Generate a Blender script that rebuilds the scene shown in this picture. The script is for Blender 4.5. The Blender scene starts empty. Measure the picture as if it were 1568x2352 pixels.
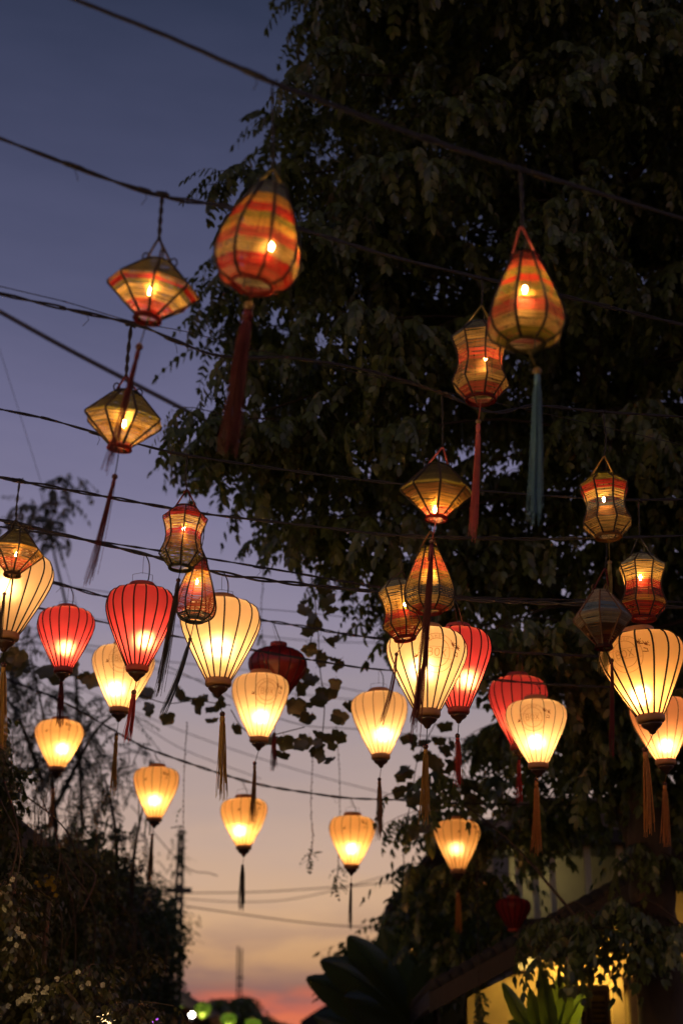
import bpy, math, random
import numpy as np
from mathutils import Vector, Matrix, Quaternion
random.seed(11); rng = np.random.default_rng(11)
R = math.radians
sc = bpy.context.scene
col = sc.collection

# ------------------------------------------------------------------ camera
PITCH = R(22.0); CAMZ = 1.6
cam_d = bpy.data.cameras.new('camera'); cam = bpy.data.objects.new('camera', cam_d); col.objects.link(cam)
cam.location = (0, 0, CAMZ); cam.rotation_euler = (R(90) + PITCH, 0, 0)
cam_d.sensor_fit = 'VERTICAL'; cam_d.sensor_height = 36; cam_d.sensor_width = 24; cam_d.lens = 50
cam_d.clip_start = 0.1; cam_d.clip_end = 3000
cam_d.dof.use_dof = True; cam_d.dof.focus_distance = 7.1; cam_d.dof.aperture_fstop = 1.5
cam_d.dof.aperture_blades = 9
sc.camera = cam

# ------------------------------------------------------------------ world: dusk sky
def lin(r, g, b):
    f = lambda c: (c/255)/12.92 if c <= 10.3 else (((c/255)+.055)/1.055)**2.4
    return (f(r), f(g), f(b), 1)
world = bpy.data.worlds.new('World'); sc.world = world; world.use_nodes = True
wn = world.node_tree; wn.nodes.clear(); L = wn.links.new
def N(t, **kw):
    n = wn.nodes.new(t)
    for k, v in kw.items(): setattr(n, k, v)
    return n
def math_node(op, a, b=None, clamp=False):
    n = N('ShaderNodeMath', operation=op, use_clamp=clamp)
    for i, v in enumerate((a, b)):
        if v is None: continue
        if isinstance(v, (int, float)): n.inputs[i].default_value = v
        else: L(v, n.inputs[i])
    return n.outputs[0]
tc = N('ShaderNodeTexCoord'); sep = N('ShaderNodeSeparateXYZ'); L(tc.outputs['Generated'], sep.inputs[0])
ramp = N('ShaderNodeValToRGB')
stops = [(0, (150, 70, 62)), (2.2, (216, 114, 82)), (2.7, (206, 104, 82)), (3.05, (186, 102, 86)), (3.4, (152, 104, 92)), (3.8, (166, 126, 102)), (4.3, (194, 150, 110)), (5.0, (201, 158, 118)), (6.4, (205, 167, 134)),
         (8.6, (195, 165, 147)), (11, (178, 156, 150)), (14, (161, 147, 153)), (17.5, (144, 135, 155)), (21.5, (125, 120, 148)),
         (25.5, (106, 104, 135)), (30, (86, 88, 118)), (35, (69, 73, 101)), (42, (47, 54, 78)), (60, (44, 51, 75)), (90, (44, 51, 75))]
el = ramp.color_ramp.elements
while len(el) < len(stops): el.new(.5)
for e, (a, c) in zip(el, stops): e.position = max(0, math.sin(R(a))); e.color = lin(*c)
# low cloud streaks over the sunset
mp = N('ShaderNodeMapping'); mp.inputs['Scale'].default_value = (6.5, 2.5, 32); mp.inputs['Rotation'].default_value = (0, R(2.5), 0)
L(tc.outputs['Generated'], mp.inputs[0])
nz = N('ShaderNodeTexNoise'); nz.inputs['Scale'].default_value = 2.1; nz.inputs['Detail'].default_value = 5; nz.inputs['Roughness'].default_value = .55
L(mp.outputs[0], nz.inputs[0])
zwarp = math_node('ADD', sep.outputs['Z'], math_node('MULTIPLY', math_node('SUBTRACT', nz.outputs['Fac'], .5), .036)); L(zwarp, ramp.inputs[0])
cr = N('ShaderNodeValToRGB'); cr.color_ramp.elements[0].position = .40; cr.color_ramp.elements[1].position = .60
L(nz.outputs['Fac'], cr.inputs[0])
band = N('ShaderNodeValToRGB'); b = band.color_ramp.elements
while len(b) < 4: b.new(.5)
for e, (a, v) in zip(b, [(1.8, .0), (3.4, .9), (4.6, .55), (7.0, 0)]): e.position = math.sin(R(a)); e.color = (v, v, v, 1)
L(sep.outputs['Z'], band.inputs[0])
cfac = math_node('MULTIPLY', math_node('MULTIPLY', cr.outputs[0], band.outputs[0]), .92)
mix = N('ShaderNodeMix', data_type='RGBA'); L(cfac, mix.inputs['Factor']); L(ramp.outputs[0], mix.inputs[6]); mix.inputs[7].default_value = lin(116, 90, 97)
# the sky darkens away from the sunset side (+Y)
hz = N('ShaderNodeMapping'); hz.inputs['Scale'].default_value = (1.5, 1.5, 5); hz.inputs['Rotation'].default_value = (0, R(12), 0); L(tc.outputs['Generated'], hz.inputs[0])
hn = N('ShaderNodeTexNoise'); hn.inputs['Scale'].default_value = 2.4; hn.inputs['Detail'].default_value = 6; L(hz.outputs[0], hn.inputs[0])
thin = math_node('ADD', math_node('MULTIPLY', hn.outputs['Fac'], .20), .90)
az = math_node('ADD', math_node('MULTIPLY', sep.outputs['Y'], .10), .92)
sk = N('ShaderNodeTexSky', sky_type='NISHITA'); sk.sun_disc = False; sk.sun_elevation = R(0.0); sk.sun_rotation = R(0)
bg1 = N('ShaderNodeBackground'); L(mix.outputs[2], bg1.inputs[0]); L(math_node('MULTIPLY', az, thin), bg1.inputs[1])
bg2 = N('ShaderNodeBackground'); L(sk.outputs[0], bg2.inputs[0]); bg2.inputs[1].default_value = 0.004
add = N('ShaderNodeAddShader'); L(bg1.outputs[0], add.inputs[0]); L(bg2.outputs[0], add.inputs[1])
wo = N('ShaderNodeOutputWorld'); L(add.outputs[0], wo.inputs[0])

# the sun has just set ahead of the camera: a last weak warm glow along the street
sd = bpy.data.lights.new('sun', 'SUN'); sd.energy = .05; sd.angle = R(15); sd.color = (1, .62, .42)
sun = bpy.data.objects.new('sun', sd); col.objects.link(sun); sun.rotation_euler = (R(-87), 0, 0)

sc.view_settings.view_transform = 'Standard'; sc.view_settings.look = 'None'; sc.view_settings.exposure = 0; sc.view_settings.gamma = 1
sc.render.engine = 'CYCLES'
cy = sc.cycles
cy.use_denoising = True
try: cy.denoiser = 'OPENIMAGEDENOISE'
except Exception: pass
cy.max_bounces = 7; cy.diffuse_bounces = 5; cy.transmission_bounces = 7; cy.glossy_bounces = 3
cy.sample_clamp_indirect = 4; cy.sample_clamp_direct = 0; cy.caustics_reflective = False; cy.caustics_refractive = False

# ------------------------------------------------------------------ helpers
F = 50/36*2352
RIGHT = Vector((1, 0, 0)); UP = Vector((0, -math.sin(PITCH), math.cos(PITCH))); FWD = Vector((0, math.cos(PITCH), math.sin(PITCH)))
def at(x, y, d):
    """world point at distance d along the optical axis, seen at (x, y) of a 1568x2352 frame"""
    return Vector((0, 0, CAMZ)) + FWD*d + RIGHT*((x-784)/F*d) + UP*((1176-y)/F*d)

class MB:
    def __init__(s): s.v = []; s.f = []; s.m = []
    def add(s, vs, fs, m=0):
        o = len(s.v); s.v += [tuple(p) for p in vs]; s.f += [tuple(i+o for i in f) for f in fs]; s.m += [m]*len(fs)
    def tube(s, pts, rad, n=6, m=0, caps=True):
        pts = [Vector(p) for p in pts]; k = len(pts)
        rr = rad if isinstance(rad, (list, tuple)) else [rad]*k
        t0 = (pts[1]-pts[0]).normalized(); u = t0.orthogonal().normalized(); vs = []
        for i, p in enumerate(pts):
            t = (pts[min(i+1, k-1)]-pts[max(i-1, 0)])
            t = t.normalized() if t.length > 1e-9 else t0
            u = (u - t*u.dot(t)); u = u.normalized() if u.length > 1e-6 else t.orthogonal().normalized()
            w = t.cross(u)
            vs += [p + (u*math.cos(2*math.pi*j/n) + w*math.sin(2*math.pi*j/n))*rr[i] for j in range(n)]
        fs = [(i*n+j, i*n+(j+1) % n, (i+1)*n+(j+1) % n, (i+1)*n+j) for i in range(k-1) for j in range(n)]
        if caps: fs += [tuple(range(n-1, -1, -1)), tuple(range((k-1)*n, k*n))]
        s.add(vs, fs, m)
    def lathe(s, prof, n=24, m=0):
        vs = [(r*math.cos(2*math.pi*j/n), r*math.sin(2*math.pi*j/n), z) for r, z in prof for j in range(n)]
        fs = [(i*n+j, i*n+(j+1) % n, (i+1)*n+(j+1) % n, (i+1)*n+j) for i in range(len(prof)-1) for j in range(n)]
        fs += [tuple(range(n-1, -1, -1)), tuple(range((len(prof)-1)*n, len(prof)*n))]
        s.add(vs, fs, m)
    def torus(s, R0, r0, z=0, n=24, k=6, m=0):
        vs = [((R0+r0*math.cos(2*math.pi*b/k))*math.cos(2*math.pi*a/n), (R0+r0*math.cos(2*math.pi*b/k))*math.sin(2*math.pi*a/n), z+r0*math.sin(2*math.pi*b/k)) for a in range(n) for b in range(k)]
        fs = [(a*k+b, ((a+1) % n)*k+b, ((a+1) % n)*k+(b+1) % k, a*k+(b+1) % k) for a in range(n) for b in range(k)]
        s.add(vs, fs, m)
    def ball(s, c, r, n=10, k=7, m=0, sz=1):
        prof = [(max(1e-4, r*math.sin(math.pi*i/k)), -r*sz*math.cos(math.pi*i/k)) for i in range(k+1)]
        o = len(s.v); s.lathe(prof, n, m)
        for i in range(o, len(s.v)): s.v[i] = (s.v[i][0]+c[0], s.v[i][1]+c[1], s.v[i][2]+c[2])
    def box(s, a, b, m=0):
        x0, y0, z0 = a; x1, y1, z1 = b
        s.add([(x0, y0, z0), (x1, y0, z0), (x1, y1, z0), (x0, y1, z0), (x0, y0, z1), (x1, y0, z1), (x1, y1, z1), (x0, y1, z1)],
              [(3, 2, 1, 0), (4, 5, 6, 7), (0, 1, 5, 4), (1, 2, 6, 5), (2, 3, 7, 6), (3, 0, 4, 7)], m)
    def mesh(s, name, mats, smooth=True):
        me = bpy.data.meshes.new(name); me.from_pydata(s.v, [], s.f)
        for mt in mats if isinstance(mats, (list, tuple)) else [mats]: me.materials.append(mt)
        if s.m and max(s.m): me.polygons.foreach_set('material_index', s.m)
        if smooth: me.polygons.foreach_set('use_smooth', [True]*len(s.f))
        me.update(); return me

def link(name, me, parent=None, mw=None):
    o = bpy.data.objects.new(name, me); col.objects.link(o)
    if parent: o.parent = parent
    if mw is not None: o.matrix_local = mw
    return o
def build(name, mb, mats, parent=None, smooth=True, mw=None): return link(name, mb.mesh(name, mats, smooth), parent, mw)
def tag(o, label=None, cat=None, group=None, kind=None):
    for k, v in (('label', label), ('category', cat), ('group', group), ('kind', kind)):
        if v: o[k] = v
    return o
def empty(name, mw, label, cat, group=None):
    o = bpy.data.objects.new(name, None); o.empty_display_size = .1; col.objects.link(o); o.matrix_world = mw
    return tag(o, label, cat, group)
def catmull(P, k=6):
    P = [Vector(p) for p in P]
    if len(P) < 3: return [P[0].lerp(P[1], i/k) for i in range(k+1)]
    Q = [P[0]*2-P[1]] + P + [P[-1]*2-P[-2]]; out = []
    for i in range(1, len(Q)-2):
        a, b_, c, d = Q[i-1:i+3]
        for j in range(k):
            t = j/k
            out.append(.5*((2*b_) + (c-a)*t + (2*a-5*b_+4*c-d)*t*t + (3*b_-a-3*c+d)*t**3))
    return out + [P[-1]]

# ------------------------------------------------------------------ materials
def material(name):
    m = bpy.data.materials.new(name); m.use_nodes = True; m.node_tree.nodes.clear(); return m, m.node_tree.nodes, m.node_tree.links.new
def noise_color(nd, ln, color, amount, scale, coord='Object', stretch=None):
    t = nd.new('ShaderNodeTexCoord'); n = nd.new('ShaderNodeTexNoise'); n.inputs['Scale'].default_value = scale; n.inputs['Detail'].default_value = 4
    src = t.outputs[coord]
    if stretch:
        mp_ = nd.new('ShaderNodeMapping'); mp_.inputs['Scale'].default_value = stretch; ln(src, mp_.inputs[0]); src = mp_.outputs[0]
    ln(src, n.inputs[0])
    mx = nd.new('ShaderNodeMix'); mx.data_type = 'RGBA'
    mx.inputs[6].default_value = (*[c*(1-amount) for c in color[:3]], 1); mx.inputs[7].default_value = (*[min(1, c*(1+amount)) for c in color[:3]], 1)
    ln(n.outputs['Fac'], mx.inputs['Factor']); return mx.outputs[2], n.outputs['Fac']
def solid(name, color, rough=.6, amount=.25, scale=12, bump=0, metal=0, stretch=None):
    m, nd, ln = material(name); p = nd.new('ShaderNodeBsdfPrincipled'); o = nd.new('ShaderNodeOutputMaterial')
    c, f = noise_color(nd, ln, color, amount, scale, stretch=stretch); ln(c, p.inputs['Base Color']); p.inputs['Roughness'].default_value = rough; p.inputs['Metallic'].default_value = metal
    if bump:
        bp = nd.new('ShaderNodeBump'); bp.inputs['Strength'].default_value = bump; bp.inputs['Distance'].default_value = .01; ln(f, bp.inputs['Height']); ln(bp.outputs[0], p.inputs['Normal'])
    ln(p.outputs[0], o.inputs[0]); return m
def cloth(name, color, tcolor, trans=.6, amount=.12, scale=18, gloss=.04, rough=.45, island=0.):
    m, nd, ln = material(name); o = nd.new('ShaderNodeOutputMaterial')
    df = nd.new('ShaderNodeBsdfDiffuse'); tr = nd.new('ShaderNodeBsdfTranslucent'); gl = nd.new('ShaderNodeBsdfGlossy')
    c, _ = noise_color(nd, ln, color, amount, scale); t, _ = noise_color(nd, ln, tcolor, amount, scale)
    if island:
        g = nd.new('ShaderNodeNewGeometry')
        for which in (0, 1):
            hs = nd.new('ShaderNodeHueSaturation'); rp = nd.new('ShaderNodeMapRange'); ln(g.outputs['Random Per Island'], rp.inputs[0])
            rp.inputs[3].default_value = 1-island; rp.inputs[4].default_value = 1+island
            ln(rp.outputs[0], hs.inputs['Value']); ln((c, t)[which], hs.inputs['Color'])
            if which == 0: c = hs.outputs[0]
            else: t = hs.outputs[0]
    ln(c, df.inputs[0]); ln(t, tr.inputs[0]); gl.inputs['Roughness'].default_value = rough
    m1 = nd.new('ShaderNodeMixShader'); m1.inputs[0].default_value = trans; ln(df.outputs[0], m1.inputs[1]); ln(tr.outputs[0], m1.inputs[2])
    fr = nd.new('ShaderNodeMixShader'); fr.inputs[0].default_value = gloss; ln(m1.outputs[0], fr.inputs[1]); ln(gl.outputs[0], fr.inputs[2])
    ln(fr.outputs[0], o.inputs[0]); return m
def forward(m, fcolor, fwd, frough):
    """light seen through the weave keeps part of its direction: a soft hot spot round the bulb"""
    nd = m.node_tree.nodes; ln = m.node_tree.links.new
    o = next(n for n in nd if n.type == 'OUTPUT_MATERIAL'); src = o.inputs[0].links[0].from_socket
    rf = nd.new('ShaderNodeBsdfRefraction'); rf.inputs['IOR'].default_value = 1.45; rf.inputs['Roughness'].default_value = frough; rf.inputs[0].default_value = (*fcolor, 1)
    mx = nd.new('ShaderNodeMixShader'); mx.inputs[0].default_value = fwd; ln(src, mx.inputs[1]); ln(rf.outputs[0], mx.inputs[2]); ln(mx.outputs[0], o.inputs[0]); return m
def silkmat(name, color, tcolor, fcolor, fwd=.21, frough=.8): return forward(cloth(name, color, tcolor, .58, .13, 6, .03), fcolor, fwd, frough)
def glow(name, color, strength):
    m, nd, ln = material(name); e = nd.new('ShaderNodeEmission'); o = nd.new('ShaderNodeOutputMaterial')
    e.inputs[0].default_value = (*color, 1); e.inputs[1].default_value = strength; ln(e.outputs[0], o.inputs[0]); return m

WARM = (1, .56, .22)
M = {}
M['cream'] = silkmat('cream_silk', (.72, .46, .26), (.97, .74, .49), (1, .88, .7))
M['yellow'] = silkmat('yellow_silk', (.70, .34, .11), (.97, .64, .31), (1, .85, .6))
M['orange'] = silkmat('orange_silk', (.66, .32, .11), (.97, .62, .29), (1, .85, .6))
M['peach'] = silkmat('peach_silk', (.55, .25, .13), (.93, .50, .30), (1, .7, .5))
M['red'] = silkmat('red_silk', (.36, .016, .026), (.80, .085, .13), (1, .55, .36))
M['dark_red'] = cloth('dark_red_silk', (.30, .014, .012), (.35, .02, .015), .3, .25, 5, .06, .35)
M['green'] = silkmat('green_silk', (.16, .38, .08), (.34, .80, .14), (.5, 1, .3))
M['rib_dark'] = solid('dark_bamboo_rib', (.022, .012, .008), .7)
M['rib_brown'] = solid('brown_bamboo_rib', (.14, .06, .025), .7)
M['rib_red'] = solid('dark_red_rib', (.035, .006, .008), .7)
M['wood'] = solid('turned_wood', (.40, .18, .075), .45, .3, 30, stretch=(1, 1, 6))
M['wood_dark'] = solid('dark_varnished_wood', (.05, .02, .012), .3, .3, 30)
M['cap_red'] = solid('red_cap', (.34, .05, .04), .6)
M['cord'] = solid('black_power_cord', (.018, .014, .016), .55, .3, 40)
M['wire'] = solid('hanger_wire', (.12, .10, .10), .4, .2, 40, metal=.6)
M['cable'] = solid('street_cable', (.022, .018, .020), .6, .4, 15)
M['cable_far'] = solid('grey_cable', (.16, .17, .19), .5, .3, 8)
M['bead'] = solid('wooden_bead', (.07, .022, .015), .35)
M['bead_gold'] = solid('pale_wooden_bead', (.28, .17, .06), .45)
for n_, c_ in dict(maroon=(.085, .012, .018), crimson=(.30, .03, .035), gold=(.30, .17, .045), brown=(.16, .075, .03), blue=(.10, .20, .27), pink=(.42, .10, .09),
                   olive=(.20, .155, .05), slate=(.035, .038, .055), orange=(.40, .17, .05), black=(.03, .02, .02)).items():
    c_ = tuple(min(.8, x*1.7) for x in c_)
    M['tas_'+n_] = cloth('tassel_'+n_, c_, tuple(min(1, x*1.3) for x in c_), .25, .3, 60, .03)
for n_, c_, t_ in [('gold', (.34, .20, .04), (.80, .44, .09)), ('straw', (.42, .27, .09), (.92, .58, .20)), ('red', (.28, .015, .012), (.62, .035, .022)), ('coral', (.38, .06, .04), (.82, .15, .085)),
                   ('green', (.11, .11, .02), (.34, .29, .045)), ('navy', (.085, .11, .14), (.07, .08, .10)), ('tan', (.62, .50, .36), (.2, .14, .08)), ('steel', (.26, .40, .52), (.1, .12, .14)), ('maroon', (.10, .015, .012), (.26, .03, .02)), ('brown', (.17, .085, .03), (.46, .22, .07)),
                   ('moss', (.06, .055, .022), (.035, .030, .009))]:
    c_ = tuple((.34 if n_ not in ('moss', 'navy', 'tan', 'steel') else .7)*x for x in c_); t_ = tuple(.9*x for x in t_)
    M['w_'+n_] = forward(cloth('woven_'+n_, c_, t_, .5, .35, 45, .05, .4, island=.4), tuple(min(1, 1.25*x+.02) for x in t_), .34 if n_ not in ('moss', 'navy', 'tan', 'steel') else .02, .72)
M['bulb_silk'] = glow('lantern_bulb', WARM, 128)
M['bulb_silk_lo'] = glow('lantern_bulb_soft', WARM, 82)
M['bulb_woven'] = glow('small_warm_bulb', (1, .54, .18), 430)
M['bulb_dim'] = glow('lantern_bulb_dim', WARM, 62)
M['bulb_faint'] = glow('far_lantern_bulb', WARM, 34)
M['bulb_off'] = solid('unlit_bulb', (.5, .48, .42), .2)
M['print_dark'] = cloth('dark_brown_print', (.10, .03, .012), (.35, .13, .05), .5, .2, 40, 0.0)
M['print'] = cloth('brown_print', (.32, .16, .08), (.76, .47, .25), .6, .2, 40, 0.0)

# ------------------------------------------------------------------ ground
mb = MB(); mb.add([(-400, -60, 0), (400, -60, 0), (400, 900, 0), (-400, 900, 0)], [(0, 1, 2, 3)])
tag(build('ground', mb, solid('stone_street', (.09, .08, .07), .75, .3, 3, .3)), kind='structure')

# ------------------------------------------------------------------ cables
def cable(pts, label, r=.005, strands=2, mat='cable', twist=.35, ext=True):
    P = [at(*p) for p in pts]
    if ext:
        P = [P[0] + (P[0]-P[1]).normalized()*2.5] + P + [P[-1] + (P[-1]-P[-2]).normalized()*2.5]
    Q = catmull(P, 14); mbx = MB()
    s = 0; ph = random.random()*6
    off = []
    for i, q in enumerate(Q):
        if i: s += (q-Q[i-1]).length
        off.append(s)
    for k in range(strands):
        pts2 = []
        for q, s in zip(Q, off):
            a = ph + s*2*math.pi/twist + 2*math.pi*k/strands
            w = r*(.95 + .35*math.sin(s*3.1+ph)) if strands > 1 else 0
            pts2.append(q + Vector((0.25*math.cos(a), .5*math.sin(a)*.4, math.sin(a)))*w + Vector((0, 0, math.sin(s*2.3+ph)*.004)))
        mbx.tube(pts2, r*.85, 5, 0, False)
    cb = tag(build('overhead_cable', mbx, M[mat]), label, 'cable', 'overhead cables')
    if strands > 1:
        for k in range(3):
            i = random.randrange(16, len(Q)-16); t = (Q[i+1]-Q[i]).normalized(); w = random.uniform(.02, .05); q = MB()
            q.tube([Q[i]-t*w, Q[i]-t*w*.6, Q[i]+t*w*.6, Q[i]+t*w], [r*1.3, r*1.7, r*1.7, r*1.3], 7)
            e = Q[i]+Vector((0, 0, -r)); q.tube([e, e+Vector((.01, .005, -.02)), e+Vector((random.uniform(-.02, .02), .01, -.045))], .0015, 4); build('taped_joint', q, M['cord'], cb)
    return cb
cable([(140, -12, 4.25), (380, 82, 4.3), (625, 188, 4.3), (700, 215, 4.35), (930, 300, 4.5), (1195, 388, 4.67), (1400, 452, 4.8), (1590, 512, 4.9)], 'highest twisted cable crossing the sky and tree from upper left, carrying two pear lanterns', .006, 3)
cable([(-20, 310, 4.5), (180, 385, 4.6), (370, 448, 4.7), (530, 475, 4.9), (720, 535, 5.2), (905, 592, 5.5), (1105, 640, 5.8), (1290, 680, 5.95), (1590, 750, 6.1)], 'second cable from the top, carrying the leftmost upper diamond lantern', .0055, 2)
cable([(-20, 668, 5.2), (150, 708, 5.3), (312, 746, 5.4), (400, 782, 5.4), (510, 820, 5.5), (680, 825, 5.6), (860, 856, 5.8), (1015, 903, 5.9), (1130, 945, 6.1), (1230, 930, 6.3), (1383, 945, 6.5), (1590, 960, 6.6)], 'third cable from the top, sagging through the tree below the first diamond lantern', .005, 2)
cable([(-20, 655, 5.22), (150, 695, 5.3), (300, 738, 5.42), (430, 762, 5.5), (560, 795, 5.6), (900, 872, 5.9)], 'thin wire running just above the third cable on the left', .0022, 1)
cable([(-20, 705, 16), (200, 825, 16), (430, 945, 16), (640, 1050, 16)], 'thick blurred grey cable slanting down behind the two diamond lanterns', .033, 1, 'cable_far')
cable([(-20, 937, 6.1), (100, 962, 6.2), (200, 990, 6.3), (320, 1022, 6.4), (430, 1046, 6.5), (640, 1076, 6.6), (920, 1110, 6.65), (1325, 1145, 6.7), (1465, 1150, 6.7), (1590, 1148, 6.75)], 'fourth cable, from which the waisted lantern at left hangs', .0045, 2)
cable([(-20, 1090, 6.2), (45, 1103, 6.3), (390, 1168, 6.6), (480, 1183, 6.6), (760, 1215, 6.65), (920, 1230, 6.7), (1200, 1236, 6.7), (1390, 1234, 6.6), (1590, 1230, 6.8)], 'fifth cable, passing behind the waisted lantern at left', .0055, 2)
cable([(-20, 1192, 7.0), (20, 1200, 7.0), (150, 1230, 7.1), (335, 1273, 7.2), (515, 1316, 7.0), (700, 1342, 7.1), (890, 1362, 7.2), (1050, 1378, 7.4), (1200, 1385, 7.2), (1475, 1391, 6.9), (1590, 1394, 6.9)], 'thick double cable carrying the large cream and red silk lanterns', .007, 2)
cable([(470, 1283, 8.2), (640, 1310, 8.2), (900, 1352, 8.2), (1100, 1372, 8.2), (1590, 1385, 8.2)], 'thinner cable just above the thick double cable, right of the jar lantern', .005, 2)
cable([(-20, 1300, 8.5), (115, 1335, 8.6), (162, 1348, 8.6), (250, 1372, 8.7), (420, 1398, 9), (602, 1424, 9.6), (690, 1437, 9.7), (850, 1463, 9.5), (1190, 1500, 9.3), (1590, 1515, 9.3)], 'cable behind the red lanterns, holding the small round-shouldered one at left', .006, 2)
cable([(-20, 1378, 9.2), (100, 1400, 9.3), (285, 1440, 9.3), (600, 1495, 9.5), (779, 1526, 9.5), (880, 1539, 9.5), (1232, 1570, 9.2), (1525, 1580, 9.1), (1600, 1582, 9.1)], 'cable carrying the row of medium cream lanterns', .005, 2)
cable([(-20, 1545, 12), (135, 1608, 12), (296, 1698, 12.1), (358, 1727, 12.1), (568, 1794, 12.2), (718, 1822, 12.2), (810, 1834, 12.2), (936, 1839, 12.2), (1052, 1846, 12.2), (1600, 1850, 12.3)], 'lowest lantern cable, carrying the small yellow lanterns', .007, 2)
for i, (pp, lb, rr) in enumerate([
        ([(-20, 1475, 15), (300, 1500, 15), (643, 1651, 15), (823, 1676, 15), (1100, 1700, 15)], 'faint cable passing behind the hanging leaf clusters', .006),
        ([(-20, 1430, 17), (250, 1500, 17), (600, 1545, 17), (900, 1600, 17), (1200, 1640, 17)], 'faint grey wire behind the big cream lantern at centre left', .006),
        ([(-20, 1395, 19), (240, 1425, 19), (430, 1440, 19), (700, 1470, 19), (1000, 1480, 19)], 'thin far wire level with the red lanterns', .007),
        ([(230, 1600, 20), (420, 1680, 20), (560, 1730, 20), (760, 1790, 20), (950, 1840, 20)], 'faint wire slanting across the pink sky above the lowest cable', .007),
        ([(300, 1850, 21), (420, 1985, 21), (480, 2005, 21), (500, 2012, 21)], 'drooping wire tied to the lattice pole at left', .009),
        ([(-30, 1318, 13), (200, 1352, 13), (430, 1385, 13), (700, 1408, 13), (900, 1430, 13)], 'thin wire just under the two big red lantern caps', .004),
        ([(-30, 1455, 18), (220, 1500, 18), (500, 1570, 18), (800, 1605, 18), (1000, 1618, 18)], 'thin far wire crossing behind the cream lantern row', .006),
        ([(90, 1590, 19), (280, 1640, 19), (420, 1720, 19), (600, 1790, 19)], 'thin wire slanting above the lone pole at left', .006),
        ([(-10, 770, 14), (40, 930, 14), (95, 1110, 14), (180, 1400, 14)], 'faint steep wire at the far left of the sky', .003),
        ([(405, 2052, 26), (600, 2048, 26), (800, 2036, 26), (920, 2022, 26)], 'upper one of the far wires low in the orange sky', .012),
        ([(405, 2062, 27), (560, 2072, 27), (700, 2060, 27), (930, 2000, 27)], 'far wire low in the orange sky, curving up to the right', .010),
        ([(425, 2082, 24), (560, 2100, 24), (690, 2118, 24), (800, 2128, 24), (900, 2128, 24)], 'dark straight cable low in the orange sky ending at the shrubs', .012)]):
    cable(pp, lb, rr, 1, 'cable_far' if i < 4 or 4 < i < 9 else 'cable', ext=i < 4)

# ------------------------------------------------------------------ tassels, bulbs
def tassel(par, inv, start, bead, end, color, width, loops=True, nstr=34, beadmat='bead', bead_r=.011, cord_col='cord'):
    b = inv @ bead; e = inv @ end; s = inv @ start
    c = MB(); mid = (s+b)/2; c.tube([s, mid+Vector((.001, .001, 0)), b], .0022, 5); build('tassel_cord', c, M[cord_col], par)
    c = MB(); c.ball(b, bead_r, 12, 8); build('bead', c, M[beadmat], par)
    n = (e-b); ln_ = n.length; down = Vector((0, 0, -1))
    ctrl = b + (n.normalized()*.6 + down*.4).normalized()*ln_*.5
    side = n.normalized().orthogonal().normalized(); side2 = n.normalized().cross(side)
    m = MB()
    hh = MB(); hp = [b + (ctrl-b)*t for t in (.0, .05, .12, .2)]
    m.tube(hp, [.003, width*.26, width*.32, width*.30], 8)
    for i in range(nstr):
        a = random.random()*6.283; q = math.sqrt(random.random()); end_t = random.uniform(.8, 1.04)
        w1 = width*.30*q; w2 = width*.62*q*random.uniform(.7, 1.6); o = side*math.cos(a)+side2*math.sin(a); wob = random.uniform(-1, 1)*width*.32; pts = []
        for j in range(7):
            t = j/6*end_t; p = b*(1-t)**2 + ctrl*2*t*(1-t) + e*t*t
            pts.append(p + o*(w1+(w2-w1)*t)*min(1, t*8+.2) + side*wob*math.sin(t*4+a)*t)
        m.tube(pts, [(width*.05+.0005)*(1-.45*j/6) for j in range(7)], 3, 0, False)
    build('tassel', m, M['tas_'+color], par)

def frame_for(base, tilt, lean=0, yaw=0):
    return Matrix.Translation(base) @ Matrix.Rotation(R(tilt), 4, 'Y') @ Matrix.Rotation(R(lean), 4, 'X') @ Matrix.Rotation(R(yaw), 4, 'Z')
def elev(y): return PITCH - math.atan((y-1176)/F)

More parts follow.
